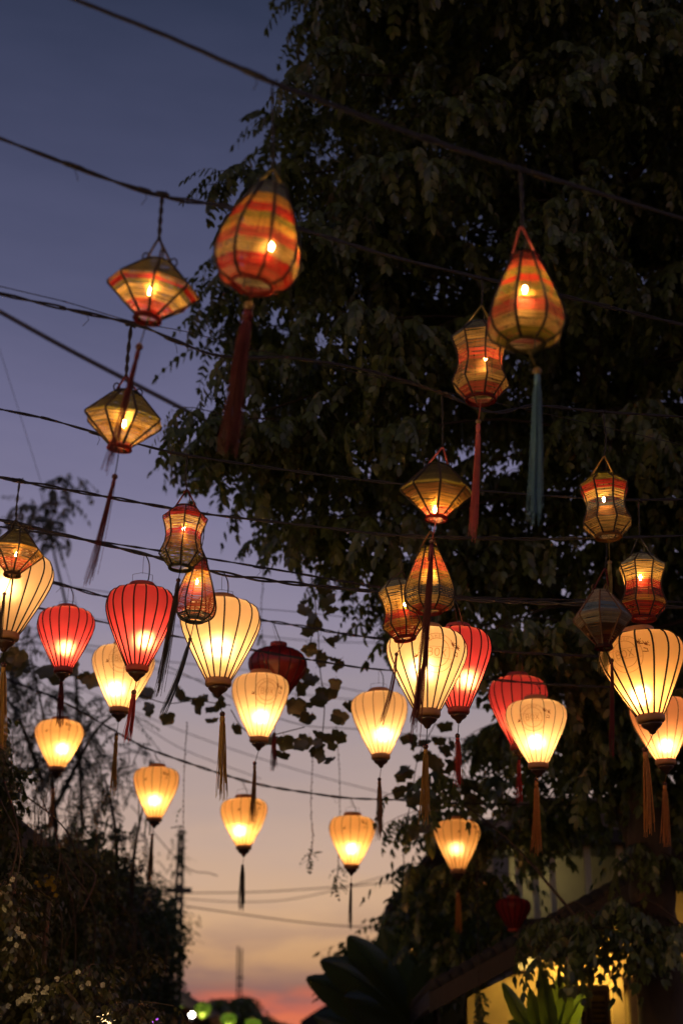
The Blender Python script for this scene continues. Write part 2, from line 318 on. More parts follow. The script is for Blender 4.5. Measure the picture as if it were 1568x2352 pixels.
PROF = dict(
    diamond=[(.30, 1), (.42, .93), (1, .53), (.985, .50), (.60, .27), (.27, .07), (.25, .04), (.29, 0)],
    jar=[(.50, 1), (.56, .98), (1, .84), (.985, .82), (.84, .66), (.77, .54), (.80, .42), (.98, .24), (1, .215), (.52, .02), (.50, 0)],
    egg=[(.40, 1), (.44, .965), (.60, .83), (.78, .67), (.92, .52), (.99, .38), (1, .30), (.965, .18), (.82, .065), (.58, .01), (.48, 0)],
    pear=[(.34, 1), (.38, .96), (.55, .80), (.74, .61), (.90, .44), (.99, .30), (1, .23), (.95, .14), (.80, .065), (.55, .01), (.46, 0)])
def prof_at(prof, z):
    for (r0, z0), (r1, z1) in zip(prof, prof[1:]):
        if z1 <= z <= z0: return r0 + (r1-r0)*((z0-z)/(z0-z1) if z0 > z1 else 0)
    return prof[-1][0]
def woven(kind, cx, cy_, d, hw, h, bands, label, tilt=0, lean=0, yaw=None, apex=None, hang=None, cordr=.003, tas=None, lit=True, bulb=(0.0, .5), handle='brown', strength=None, ribmat='rib_dark', spacing=.0066):
    r = hw*d/F; H = h*d/F/math.cos(elev(cy_)); P = at(cx, cy_, d)
    yaw = random.uniform(0, 45) if yaw is None else yaw
    mw = frame_for(P, tilt, lean, yaw) @ Matrix.Translation((0, 0, -H/2)); inv = mw.inverted()
    root = empty('woven_lantern', mw, label, 'lantern', 'woven bamboo lanterns')
    prof = PROF[kind]; n = 8; da = 2*math.pi/n
    # strips wound between neighbouring ribs, one panel per side
    keys = []; [keys.append(b_[1]) for b_ in bands if b_[1] not in keys]
    path = []
    for (r0, z0), (r1, z1) in zip(prof, prof[1:]):
        steps = max(1, int(math.hypot((r0-r1)*r, (z0-z1)*H)/.004))
        path += [(r0+(r1-r0)*i/steps, z0+(z1-z0)*i/steps) for i in range(steps)]
    path.append(prof[-1]); cum = [0]
    for (a0, b0), (a1, b1) in zip(path, path[1:]): cum.append(cum[-1] + math.hypot((a0-a1)*r, (b0-b1)*H))
    def pt(s):
        i = max(0, min(len(path)-2, int(np.searchsorted(cum, s))-1)); t = (s-cum[i])/max(1e-9, cum[i+1]-cum[i])
        return path[i][0]+(path[i+1][0]-path[i][0])*t, path[i][1]+(path[i+1][1]-path[i][1])*t
    panels = []
    for v in range(3):
        m = MB(); s = .003
        while s < cum[-1]-.003:
            rr, zz = pt(s); bd = next((b_ for b_ in bands if zz >= b_[0]), bands[-1]); mi = keys.index(bd[1])
            fill = min(.97, (bd[2]+.08)*random.uniform(.78, 1.12)); hgt = spacing*fill/2
            r2, z2 = pt(min(cum[-1], s+.004)); dr, dz = (r2-rr)*r, (z2-zz)*H; L_ = math.hypot(dr, dz) or 1; dr /= L_; dz /= L_
            vs = []; w0 = random.uniform(-.3, .3)*spacing; w1 = random.uniform(-.3, .3)*spacing; sag = random.uniform(-.5, .9)*spacing*.5
            for j in range(4):
                t = j/3; a0 = -da/2; A = Vector((math.cos(a0), math.sin(a0), 0)); B = Vector((math.cos(-a0), math.sin(-a0), 0)); dirv = A.lerp(B, t)
                off = w0*(1-t)+w1*t+sag*math.sin(math.pi*t)
                for q, bul in ((-1, 0), (0, .0012), (1, 0)):
                    sr = rr*r + dr*(off+q*hgt) + bul; sz = zz*H + dz*(off+q*hgt)
                    vs.append((dirv.x*sr, dirv.y*sr, sz))
            fs = [(j*3+q, (j+1)*3+q, (j+1)*3+q+1, j*3+q+1) for j in range(3) for q in range(2)]
            m.add(vs, fs, mi); s += spacing*random.uniform(.9, 1.1)
        panels.append(m.mesh('woven_panel', [M['w_'+k] for k in keys]))
    rb = MB(); pp = catmull([Vector((rr*r*1.003, 0, zz*H)) for rr, zz in prof], 3) if kind in ('pear', 'egg') else [Vector((rr*r*1.003, 0, zz*H)) for rr, zz in prof]
    rb.tube(pp, .0040 if hw < 70 else .0050, 6); ribm = rb.mesh('rib', M[ribmat])
    lp = None
    if kind == 'diamond':
        q = MB(); q.tube([Vector((r*.30+.012*math.cos(a), 0, H+.014+.016*math.sin(a))) for a in np.linspace(-1.4, 4.5, 9)], .003, 5); lp = q.mesh('loop', M[ribmat])
    for k in range(n):
        rot = Matrix.Rotation(da*(k+.5), 4, 'Z')
        link('woven_panel', panels[k % 3], root, rot); link('rib', ribm, root, Matrix.Rotation(da*k, 4, 'Z'))
        if lp and k % 2 == 0: link('loop', lp, root, Matrix.Rotation(da*k, 4, 'Z'))
    q = MB(); q.torus(prof[0][0]*r, .0045, H, 24, 6); build('top_ring', q, M['w_'+bands[0][1]], root)
    q = MB(); q.torus(prof[-1][0]*r, .0055, 0, 24, 6); q.torus(prof[-1][0]*r*.97, .004, .008, 24, 6); build('bottom_ring', q, M['w_'+bands[-1][1]], root)
    q = MB(); q.tube([Vector((-prof[0][0]*r, 0, H)), Vector((prof[0][0]*r, 0, H))], .003, 5); q.tube([Vector((0, 0, H+.01)), Vector((0, 0, H*(bulb[1]) + .03))], .0025, 5)
    build('crossbar', q, M['cord'], root)
    bz = H*bulb[1]; q = MB(); q.ball((bulb[0]*r, 0, bz), .0055 if hw < 75 else .007, 10, 8, 0, 2.2); build('bulb', q, M['bulb_woven' if lit else 'bulb_off'], root)
    if apex:
        A = inv @ at(apex[0], apex[1], d); q = MB(); ap = []
        side = inv.to_3x3() @ Vector((1, .15, 0)); side.z = 0; side.normalize(); e0 = prof[0][0]*r
        q.tube(catmull([side*-e0+Vector((0, 0, H)), A-side*.007-Vector((0, 0, .006)), A, A+side*.007-Vector((0, 0, .006)), side*e0+Vector((0, 0, H))], 4), .0042, 6)
        build('handle', q, M['tas_'+handle], root)
        if hang:
            P2 = [A] + [inv @ at(x, y, dd) for x, y, dd in hang]; Q = catmull(P2, 8); q = MB()
            q.tube([A+Vector((.004, 0, 0)), A*.5+Vector((.3*e0, 0, .5*H)), Vector((.2*e0, 0, H))], cordr*.7, 5)
            for k in range(2): q.tube([p + Vector((math.cos(i*.9+k*3.14), math.sin(i*.9+k*3.14), 0))*cordr*.8 for i, p in enumerate(Q)], cordr*.8, 5)
            e1 = Q[-1]; q.tube([e1+Vector((-.02, 0, .0)), e1+Vector((0, .006, .007)), e1+Vector((.02, 0, 0))], cordr*2, 6)
            q.tube([e1, e1+Vector((.012, -.01, .012)), e1+Vector((.014, -.012, -.008))], .0015, 4)
            build('hanging_cord', q, M['cord'], root)
    if tas:
        bx, by, ex, ey, colr, w = tas[:6]; kw = tas[6] if len(tas) > 6 else {}
        tassel(root, inv, mw @ Vector((0, 0, 0)), at(bx, by, d), at(ex, ey, d), colr, w, **kw)
    return root

SILK = [(.30, 0), (.36, .05), (.50, .18), (.66, .33), (.81, .48), (.925, .61), (.985, .71), (1, .77), (.985, .845), (.925, .915), (.81, .965), (.64, .99), (.46, 1.0), (.36, 1.002)]
ROUND = [(.28, 0), (.42, .10), (.67, .30), (.88, .48), (.975, .58), (1, .67), (.975, .76), (.88, .85), (.70, .925), (.48, .97), (.32, .99), (.28, 1.0)]
GLY = dict(B=[[(0, 0), (0, 1), (.5, 1), (.6, .88), (.6, .64), (.5, .52), (0, .52)], [(.5, .52), (.66, .4), (.66, .12), (.5, 0), (0, 0)]], O=[[(.36+.36*math.cos(a), .5+.5*math.sin(a)) for a in np.linspace(0, 2*math.pi, 15)]],
           X=[[(0, 0), (.7, 1)], [(0, 1), (.7, 0)]], S=[[(.6, .85), (.45, 1), (.15, 1), (0, .8), (.1, .58), (.5, .45), (.6, .22), (.45, 0), (.1, 0), (0, .15)]], H=[[(0, 0), (0, 1)], [(.6, 0), (.6, 1)], [(0, .5), (.6, .5)]],
           P=[[(0, 0), (0, 1), (.5, 1), (.62, .85), (.62, .62), (.5, .48), (0, .48)]])
def emblem(root, prof, r, H, th0, z0, s, full=True):
    m = MB()
    def S(u, v):
        z = min(.99, max(.02, z0 + v/H)); rr = 0
        for (r0, a0), (r1, a1) in zip(prof, prof[1:]):
            if a0 <= z <= a1: rr = r0+(r1-r0)*(z-a0)/(a1-a0); break
        rr = rr*r; th = th0 + u/max(.6*r, rr); rr += .0022
        return Vector((rr*math.cos(th), rr*math.sin(th), z*H))
    def stroke(pl, w):
        P_ = []
        for (a, b_), (c, d_) in zip(pl, pl[1:]):
            k = max(1, int(math.hypot(c-a, d_-b_)/.008)); P_ += [(a+(c-a)*i/k, b_+(d_-b_)*i/k) for i in range(k)]
        P_.append(pl[-1]); vs = []
        for i, (x, y) in enumerate(P_):
            x0, y0 = P_[max(0, i-1)]; x1, y1 = P_[min(len(P_)-1, i+1)]; l_ = math.hypot(x1-x0, y1-y0) or 1; nx, ny = -(y1-y0)/l_*w/2, (x1-x0)/l_*w/2
            vs += [S(x+nx, y+ny), S(x-nx, y-ny)]
        m.add(vs, [(2*i, 2*i+1, 2*i+3, 2*i+2) for i in range(len(P_)-1)])
    def text(t, x, y, hgt, w, arc=None):
        for i, ch in enumerate(t):
            for pl in GLY[ch]:
                if arc:
                    pts = []
                    for a, b_ in pl:
                        an = arc[1] - (i-(len(t)-1)/2)*arc[2] - (a-.33)*arc[2]*.7; rad = arc[0] + b_*hgt; pts.append((rad*math.cos(an), rad*math.sin(an)))
                    stroke(pts, w)
                else: stroke([(x+(i*1.0+a)*hgt*.95, y+b_*hgt) for a, b_ in pl], w)
    def spray(x, y, q, n, a0):
        for i in range(n):
            a = a0 + i*2.6/n + random.uniform(-.15, .15); l_ = q*random.uniform(.7, 1.1); stroke([(x, y), (x+math.cos(a)*l_*.5, y+math.sin(a)*l_*.5)], .005); stroke([(x+math.cos(a)*l_*.5, y+math.sin(a)*l_*.5), (x+math.cos(a)*l_, y+math.sin(a)*l_)], .0028)
    if full:
        for rad, w in ((s, .003), (s*.72, .0035)): stroke([(rad*math.cos(a), rad*math.sin(a)) for a in np.linspace(0, 2*math.pi, 41)], w)
        for v in (.27, -.27): stroke([(-s*.98, v*s), (s*.98, v*s)], .0018)
        text('BOX', -s*.50, -s*.19, s*.38, .0042)
        text('SHOP', 0, 0, s*.15, .002, (s*.78, math.pi/2, .24))
    if full: build('printed_emblem', m, M['print'], root)
    m = MB()
    spray(s*.85, s*.45, .026, 6, -.4); spray(s*1.22, s*.33, .022, 5, -.2); spray(-s*1.05, -s*.25, .020, 5, 1.2)
    stroke([(s*1.0, -.02*s), (s*1.3, -.06*s), (s*1.28, .1*s), (s*1.1, .16*s)], .004)
    build('printed_leaves', m, M['print_dark'], root)

def silk(cx, cy_, d, hw, h, silkmat, label, hang=None, tilt=0, ribs=16, rib='rib_dark', ribr=.0041, bulbz=.40, bulb='bulb_silk', tas=None, prof=SILK, cap='wood', capr=.36, emb=None, collar='wood', bulboff=(0, 0), tasstart=True, lantern_name='silk_lantern', group='silk lanterns', finial=True):
    r = hw*d/F; H = h*d/F/math.cos(elev(cy_))*.985; P = at(cx, cy_, d); yaw = random.uniform(0, 22); H *= .96; tilt += random.uniform(-1.6, 1.6); lean = random.uniform(-2, 2); bulboff = (bulboff[0]+random.uniform(-.14, .14), bulboff[1]+random.uniform(-.14, .14)); bulbz += random.uniform(-.03, .03)
    sq = random.uniform(-.025, .025)
    mw = frame_for(P, tilt, lean, yaw) @ Matrix.Diagonal((1+sq, 1-sq, 1, 1)) @ Matrix.Translation((0, 0, -H/2)); inv = mw.inverted()
    root = empty(lantern_name, mw, label, 'lantern', group); da = 2*math.pi/ribs
    # one silk panel between each pair of ribs
    ps = []
    for i in range(len(prof)-1):
        for t in (0, .5): ps.append((prof[i][0]+(prof[i+1][0]-prof[i][0])*t, prof[i][1]+(prof[i+1][1]-prof[i][1])*t))
    ps.append(prof[-1])
    pans = []
    for v in range(4):
        m = MB(); vs = []; k = 6; ph = random.random()*6; sagp = random.uniform(.008, .026)
        for rr, zz in ps:
            for j in range(k+1):
                t = j/k; a = -da/2+da*t; f = 1 - (sagp + .012*math.sin(zz*11+ph)*math.sin(t*5+ph))*math.sin(math.pi*t)
                vs.append((rr*r*f*math.cos(a), rr*r*f*math.sin(a), zz*H))
        m.add(vs, [(i*(k+1)+j, i*(k+1)+j+1, (i+1)*(k+1)+j+1, (i+1)*(k+1)+j) for i in range(len(ps)-1) for j in range(k)])
        pans.append(m.mesh('silk_panel', M[silkmat]))
    q = MB(); q.tube([Vector((rr*r+.0004, 0, zz*H)) for rr, zz in ps], ribr, 6); rm = q.mesh('rib', M[rib])
    for k in range(ribs):
        link('silk_panel', pans[random.randrange(4)], root, Matrix.Rotation(da*(k+.5), 4, 'Z')); link('rib', rm, root, Matrix.Rotation(da*k, 4, 'Z'))
    c0 = prof[-1][0]*r; zt = prof[-1][1]*H
    q = MB(); q.lathe([(c0*.72, zt-.004), (c0*1.05, zt-.002), (c0*1.05, zt+r*.16), (c0*.98, zt+r*.185), (c0*.72, zt+r*.185)], 28); build('top_cap', q, M[cap], root, True)
    b0 = prof[0][0]*r
    q = MB(); q.lathe([(b0*.7, r*.02), (b0*1.04, r*.03), (b0*1.10, 0), (b0*1.10, -r*.10), (b0*1.02, -r*.14), (b0*.7, -r*.14)], 28); build('bottom_collar', q, M[collar], root)
    zf = -r*.14
    if finial:
        q = MB(); q.lathe([(b0*.62, zf-.001), (b0*.80, zf-r*.03), (b0*.82, zf-r*.07), (b0*.66, zf-r*.13), (b0*.40, zf-r*.18), (b0*.30, zf-r*.22), (b0*.22, zf-r*.27), (b0*.05, zf-r*.30)], 24); build('finial', q, M['wood_dark'], root); zf -= r*.30
    if bulb:
        q = MB(); q.ball((bulboff[0]*r, bulboff[1]*r, H*bulbz), .03*r/.2, 12, 8, 0, 1.25); bo = build('bulb', q, M[bulb], root)
        q = MB(); q.tube([Vector((bulboff[0]*r, bulboff[1]*r, H*bulbz+.036)), Vector((bulboff[0]*r*.5, 0, H*.8)), Vector((0, 0, zt))], .004, 5); build('lamp_holder', q, M['cord'], root)
    if hang:
        T = inv @ at(*hang); q = MB(); sd_ = inv.to_3x3() @ Vector((1, .1, 0)); sd_.z = 0; sd_.normalize(); w = c0*.8
        q.tube([sd_*-w+Vector((0, 0, zt+.02)), sd_*-w+Vector((0, 0, zt+.55*(T.z-zt))), sd_*-w*.2+Vector((0, 0, zt+.62*(T.z-zt))), sd_*w*.2+Vector((0, 0, zt+.62*(T.z-zt))), sd_*w+Vector((0, 0, zt+.55*(T.z-zt))), sd_*w+Vector((0, 0, zt+.02))], .0015, 4)
        q.tube(catmull([Vector((0, 0, zt+.60*(T.z-zt))), T*.9+Vector((-.008, 0, 0.1*zt)), T+Vector((.002, 0, .006))], 4), .0015, 4); build('wire_hanger', q, M['wire'], root)
        q = MB(); q.tube(catmull([Vector((.01, 0, zt+.015)), Vector((.02, 0, zt+.4*(T.z-zt)))+sd_*.01, T+sd_*.02+Vector((0, 0, -.05)), T], 5), .0032, 5); build('power_cord', q, M['cord'], root)
    if emb:
        th, z0, s, full = emb; emblem(root, prof, r, H, R(-90)-R(yaw)+th, z0, s*r, full)
    if tas:
        bx, by, ex, ey, colr, w = tas[:6]; kw = dict(nstr=40, bead_r=.014); kw.update(tas[6] if len(tas) > 6 else {})
        tassel(root, inv, mw @ Vector((0, 0, zf+.004)), at(bx, by, d), at(ex, ey, d), colr, w, **kw)
    return root

# ------------------------------------------------------------------ the woven lanterns
G, RD, CO, ST, GR, NV, MR, BR = 'gold', 'red', 'coral', 'straw', 'green', 'navy', 'maroon', 'brown'
woven('diamond', 352, 670, 4.7, 106, 122, [(.55, 'moss', .97), (.50, BR, .75), (.44, RD, .7), (.40, GR, .6), (.22, ST, .62), (.10, CO, .6), (0, RD, .8)],
      'topmost diamond-shaped woven lantern, gold and red, glowing against the blue sky', tilt=9, lean=6, yaw=10, apex=(366, 552), hang=[(369, 500, 4.7), (373, 448, 4.7)], cordr=.005, tas=(320, 797, 246, 1082, 'maroon', .026, dict(nstr=26, bead_r=.013)), bulb=(-.05, .50), handle='black')
woven('diamond', 284, 967, 5.4, 92, 122, [(.55, 'moss', .97), (.50, GR, .7), (.36, ST, .62), (.22, G, .62), (.10, ST, .6), (0, CO, .8)],
      'lower of the two diamond lanterns at left, green-gold, a tassel hanging across it', tilt=6, lean=8, yaw=28, apex=(290, 866), hang=[(294, 815, 5.4), (302, 746, 5.4)], cordr=.0055, tas=(264, 1095, 204, 1342, 'maroon', .026, dict(nstr=24, bead_r=.012)), bulb=(.02, .46), handle='maroon')
woven('egg', 600, 545, 4.3, 99, 208, [(.85, NV, .95), (.72, G, .75), (.60, RD, .8), (.50, GR, .7), (.42, G, .65), (.30, CO, .7), (.16, ST, .65), (.06, RD, .85), (0, CO, .9)],
      'largest pear-shaped woven lantern with navy top and orange bands, top centre', tilt=9, lean=4, yaw=20, apex=(628, 392), hang=[(626, 290, 4.3), (625, 190, 4.3)], tas=(572, 703, 526, 1040, 'maroon', .05, dict(nstr=60, bead_r=.016, beadmat='bead_gold', cord_col='tas_maroon')), bulb=(.28, .44), handle='olive')
woven('pear', 1206, 690, 4.67, 90, 194, [(.90, MR, .9), (.78, CO, .7), (.66, GR, .72), (.58, RD, .75), (.44, GR, .6), (.34, G, .7), (.20, CO, .7), (.07, ST, .6), (0, GR, .9)],
      'striped red and olive pear-shaped woven lantern with a long blue tassel', tilt=2, lean=2, yaw=24, apex=(1197, 524), hang=[(1198, 460, 4.67), (1194, 388, 4.67)], cordr=.0045, tas=(1233, 852, 1227, 1196, 'blue', .034, dict(nstr=50, beadmat='bead_gold', bead_r=.014, cord_col='tas_olive')), bulb=(-.02, .62), handle='pink')
woven('jar', 1102, 834, 5.8, 66, 164, [(.82, NV, .92), (.70, ST, .62), (.60, BR, .6), (.45, CO, .68), (.30, BR, .7), (.14, ST, .62), (.04, CO, .75), (0, RD, .9)],
      'navy-topped waisted woven lantern partly behind the striped pear lantern', tilt=1, lean=2, yaw=8, apex=(1105, 704), hang=[(1107, 670, 5.8), (1105, 641, 5.8)], tas=(1098, 968, 1083, 1236, 'pink', .030, dict(nstr=44, beadmat='bead_gold', cord_col='tas_pink')), bulb=(.2, .56), handle='olive')
woven('diamond', 1003, 1132, 5.9, 84, 118, [(.64, 'moss', .97), (.56, 'moss', .97), (.50, GR, .75), (.36, BR, .8), (.18, G, .7), (.06, CO, .7), (0, CO, .9)],
      'diamond woven lantern in front of the tree, glowing coral at its base', tilt=3, lean=4, yaw=2, apex=(1015, 1030), hang=[(1016, 970, 5.9), (1014, 904, 5.9)], tas=(991, 1244, 950, 1692, 'maroon', .036, dict(nstr=34, cord_col='tas_pink')), bulb=(-.04, .17), handle='pink')
woven('pear', 986, 1332, 6.5, 61, 144, [(.92, GR, .8), (.80, G, .7), (.58, CO, .66), (.46, G, .62), (.30, ST, .58), (.16, NV, .6), (.05, ST, .6), (0, CO, .9)],
      'pear-shaped woven lantern hanging below the centre diamond lantern', tilt=1, yaw=18, apex=(988, 1222), hang=[(989, 1200, 6.5)], tas=(981, 1466, 944, 1665, 'maroon', .026, dict(nstr=26)), bulb=(.05, .66), handle='brown')
woven('jar', 920, 1402, 6.75, 47, 132, [(.84, NV, .9), (.60, ST, .58), (.44, G, .6), (.28, RD, .62), (.14, G, .58), (0, RD, .65)],
      'small leaning waisted woven lantern half hidden by the pear lantern beside it', tilt=-7, yaw=6, apex=(922, 1312), hang=[(920, 1280, 6.75), (918, 1231, 6.7)], cordr=.002, tas=(910, 1503, 868, 1676, 'maroon', .018, dict(nstr=18, bead_r=.010)), bulb=(.25, .60), handle='black')
woven('jar', 1390, 1164, 6.5, 58, 138, [(.82, GR, .9), (.70, RD, .68), (.56, ST, .58), (.40, NV, .6), (.22, BR, .62), (.04, ST, .62), (0, G, .9)],
      'waisted woven lantern at right with red upper band and olive tassel', tilt=-1, yaw=12, apex=(1386, 1050), hang=[(1390, 1005, 6.5), (1383, 946, 6.5)], cordr=.0035, tas=(1399, 1292, 1384, 1545, 'olive', .034, dict(nstr=44, beadmat='bead_gold', cord_col='tas_olive')), bulb=(-.05, .62), handle='gold')
woven('jar', 1475, 1350, 6.7, 55, 142, [(.84, NV, .92), (.56, ST, .56), (.44, RD, .62), (.30, MR, .64), (.20, G, .6), (.06, RD, .6), (0, CO, .9)],
      'waisted woven lantern with dark blue top, lowest one at the right edge', tilt=3, yaw=16, apex=(1467, 1232), hang=[(1466, 1190, 6.7), (1465, 1151, 6.7)], cordr=.003, bulb=(-.1, .66), handle='slate')
woven('diamond', 1382, 1424, 6.45, 66, 128, [(.74, 'tan', .97), (.58, 'steel', .97), (.36, 'tan', .97), (.18, BR, .97), (0, MR, .9)],
      'unlit diamond woven lantern, grey-blue, behind the olive tassel', tilt=1, yaw=30, apex=(1388, 1308), hang=[(1392, 1270, 6.5), (1391, 1236, 6.55)], cordr=.002, tas=(1404, 1517, 1402, 1735, 'maroon', .020, dict(nstr=26, bead_r=.010)), lit=False, handle='maroon', ribmat='rib_brown', spacing=.0046)
woven('jar', 421, 1236, 6.5, 51, 138, [(.84, MR, .9), (.78, RD, .8), (.58, ST, .55), (.50, RD, .72), (.40, BR, .92), (.24, G, .66), (0, GR, .55)],
      'waisted woven lantern at left, maroon top and green-gold base', tilt=3, yaw=6, apex=(430, 1127), hang=[(427, 1095, 6.5), (430, 1048, 6.5)], cordr=.0035, tas=(410, 1333, 361, 1594, 'black', .032, dict(nstr=34)), bulb=(-.02, .66), handle='maroon')
woven('pear', 453, 1356, 6.75, 48, 138, [(.80, MR, .9), (.56, G, .62), (.10, CO, .5), (0, NV, .8)],
      'small pear-shaped woven lantern overlapping the big cream lantern at left', tilt=3, yaw=22, apex=(462, 1262), hang=[(468, 1230, 6.75), (470, 1181, 6.7)], cordr=.002, tas=(437, 1468, 373, 1640, 'slate', .024, dict(nstr=40, bead_r=.010)), bulb=(-.05, .64), handle='black')
woven('diamond', 36, 1271, 6.3, 63, 100, [(.55, 'moss', .97), (.48, G, .7), (.30, BR, .6), (.12, CO, .6), (0, BR, .9)],
      'diamond woven lantern at the left edge in front of a cream lantern', tilt=3, yaw=20, apex=(38, 1196), hang=[(39, 1160, 6.3), (46, 1104, 6.3)], cordr=.0035, tas=(11, 1364, -4, 1492, 'black', .020, dict(nstr=22, bead_r=.009)), bulb=(.05, .48), handle='black')

# ------------------------------------------------------------------ the silk lanterns
silk(22, 1366, 7.0, 96, 188, 'cream', 'large yellow-cream silk lantern cut by the left edge', (30, 1201, 7.0), bulbz=.62, tilt=2, tas=(9, 1527, 6, 1712, 'gold', .036), bulb='bulb_silk_lo')
silk(150, 1470, 8.6, 66, 140, 'red', 'red silk lantern at left, smaller one, above a yellow lantern', (162, 1348, 8.6), rib='rib_red', ribs=18, bulbz=.36, tas=(142, 1562, 137, 1668, 'maroon', .034), cap='cap_red', collar='cap_red')
silk(321, 1442, 7.2, 78, 186, 'red', 'large red silk lantern beside the waisted woven lantern at left', (335, 1274, 7.2), rib='rib_red', ribs=18, bulbz=.34, tilt=2, tas=(308, 1590, 291, 1702, 'crimson', .036), cap='cap_red', collar='cap_red')
silk(281, 1558, 9.3, 70, 146, 'cream', 'cream silk lantern tucked behind the large red one', (285, 1441, 9.3), ribr=.0022, rib='rib_brown', bulbz=.34, tas=(268, 1687, 260, 1822, 'gold', .040), emb=(.1, .70, .42, True))
silk(505, 1474, 7.0, 92, 186, 'cream', 'large cream silk lantern at centre left with a pear lantern before it', (515, 1316, 7.0), bulbz=.46, tilt=-1, tas=(511, 1640, 510, 1832, 'gold', .042), emb=(-1.0, .78, .4, False))
silk(637, 1546, 10.2, 66, 122, 'dark_red', 'unlit dark red silk lantern behind a cream one', (628, 1430, 9.65), rib='rib_red', bulb=None, prof=ROUND, cap='cap_red', collar='cap_red', tas=(630, 1686, 627, 1768, 'maroon', .034))
silk(597, 1624, 9.5, 67, 148, 'cream', 'cream silk lantern in front of the dark red one', (600, 1496, 9.5), ribr=.0022, rib='rib_brown', bulbz=.36, tas=(585, 1753, 579, 1888, 'brown', .036), emb=(.30, .66, .42, True))
silk(135, 1711, 12.0, 55, 110, 'yellow', 'small yellow silk lantern under the left red lantern', (135, 1610, 12.0), ribr=.0022, rib='rib_brown', bulbz=.42, tas=(122, 1810, 117, 1912, 'orange', .042), emb=(.1, .74, .4, False), bulb='bulb_silk')
silk(358, 1822, 12.1, 52, 118, 'yellow', 'small yellow silk lantern above the lattice pole', (356, 1728, 12.1), ribr=.0022, rib='rib_brown', bulbz=.38, tas=(350, 1918, 345, 2028, 'brown', .040), emb=(.1, .74, .4, False))
silk(560, 1890, 12.2, 55, 110, 'yellow', 'small yellow silk lantern with a brown tassel across its top', (556, 1790, 12.2), ribr=.0022, rib='rib_brown', bulbz=.38, tas=(557, 1989, 555, 2092, 'black', .050), emb=(.3, .74, .4, False))
silk(808, 1932, 12.2, 53, 114, 'yellow', 'small yellow silk lantern alone in the middle of the pale sky', (806, 1833, 12.2), ribr=.0022, rib='rib_brown', bulbz=.38, tas=(806, 2031, 805, 2132, 'black', .030), emb=(.1, .74, .4, False))
silk(1050, 1942, 12.2, 53, 116, 'yellow', 'small yellow silk lantern at the lower right, before dark leaves', (1052, 1846, 12.2), ribr=.0022, rib='rib_brown', bulbz=.45, tas=(1051, 2048, 1051, 2142, 'orange', .046), bulb='bulb_dim', emb=(.4, .74, .35, False))
silk(872, 1665, 9.5, 67, 146, 'cream', 'cream silk lantern left of centre right, crossed by a maroon tassel', (872, 1538, 9.5), ribr=.0022, rib='rib_brown', bulbz=.34, tas=(871, 1790, 869, 1927, 'brown', .040))
silk(980, 1543, 7.1, 92, 190, 'cream', 'large bright cream silk lantern with printed ring under the pear lantern', (984, 1371, 7.3), bulbz=.52, tilt=0, tas=(977, 1715, 975, 1892, 'gold', .036), emb=(.22, .62, .46, True))
silk(1052, 1538, 7.7, 77, 188, 'red', 'red silk lantern behind the large bright cream one', (1045, 1378, 7.4), rib='rib_red', ribs=18, bulbz=.42, tas=(1050, 1690, 1050, 1806, 'crimson', .036), cap='cap_red', collar='cap_red', bulboff=(.1, 0))
silk(1190, 1636, 9.6, 68, 160, 'red', 'red silk lantern at right, behind a cream lantern', (1192, 1501, 9.35), rib='rib_red', ribs=18, bulbz=.42, tas=(1191, 1742, 1192, 1842, 'crimson', .036), cap='cap_red', collar='cap_red', bulb='bulb_silk_lo')
silk(1232, 1684, 9.2, 70, 148, 'cream', 'cream silk lantern in front of the right red one', (1232, 1571, 9.2), ribr=.0022, rib='rib_dark', bulbz=.38, tas=(1231, 1790, 1229, 1962, 'orange', .044, dict(nstr=48, cord_col='tas_gold')), emb=(-.25, .66, .42, True))
silk(1479, 1552, 6.9, 96, 194, 'orange', 'large orange silk lantern with tilted cap and printed BOX stamp', (1478, 1391, 6.9), bulbz=.26, tilt=-4, ribr=.0048, tas=(1480, 1722, 1487, 1917, 'orange', .040, dict(nstr=44)), emb=(-.62, .68, .42, True))
silk(1520, 1676, 9.1, 71, 146, 'peach', 'peach silk lantern at the right edge behind the large orange one', (1525, 1581, 9.1), rib='rib_dark', ribr=.0024, bulbz=.22, tas=(1525, 1800, 1527, 1942, 'orange', .042, dict(nstr=44, cord_col='tas_gold')))

# green and yellow lanterns down the street
for i, (x, y, d, hw, h, mt, lb) in enumerate([(419, 2297, 30, 19, 36, 'green', 'far green silk lantern, leftmost at the street end'), (466, 2322, 28, 20, 38, 'green', 'far green silk lantern beside the white street bulb'),
        (437, 2318, 34, 18, 34, 'yellow', 'far dim yellow lantern behind the white street bulb'), (499, 2350, 30, 17, 32, 'yellow', 'far dim yellow lantern between two green ones at bottom'), (525, 2346, 27, 20, 38, 'green', 'far green lantern at the bottom below the antenna mast'),
        (580, 2358, 27, 20, 38, 'green', 'far green lantern cut by the bottom edge left of the red cloud'), (905, 2349, 26, 22, 40, 'green', 'far green lantern at bottom under the dark banana leaves'), (843, 2362, 27, 18, 34, 'green', 'far green lantern barely rising above the bottom edge, right of the red cloud')]):
    silk(x, y, d, hw, h, mt, lb, None, ribs=14, ribr=.004, rib='rib_dark', bulb='bulb_faint' if mt == 'green' else None, bulbz=.3, prof=ROUND, group='far street lanterns', finial=False)

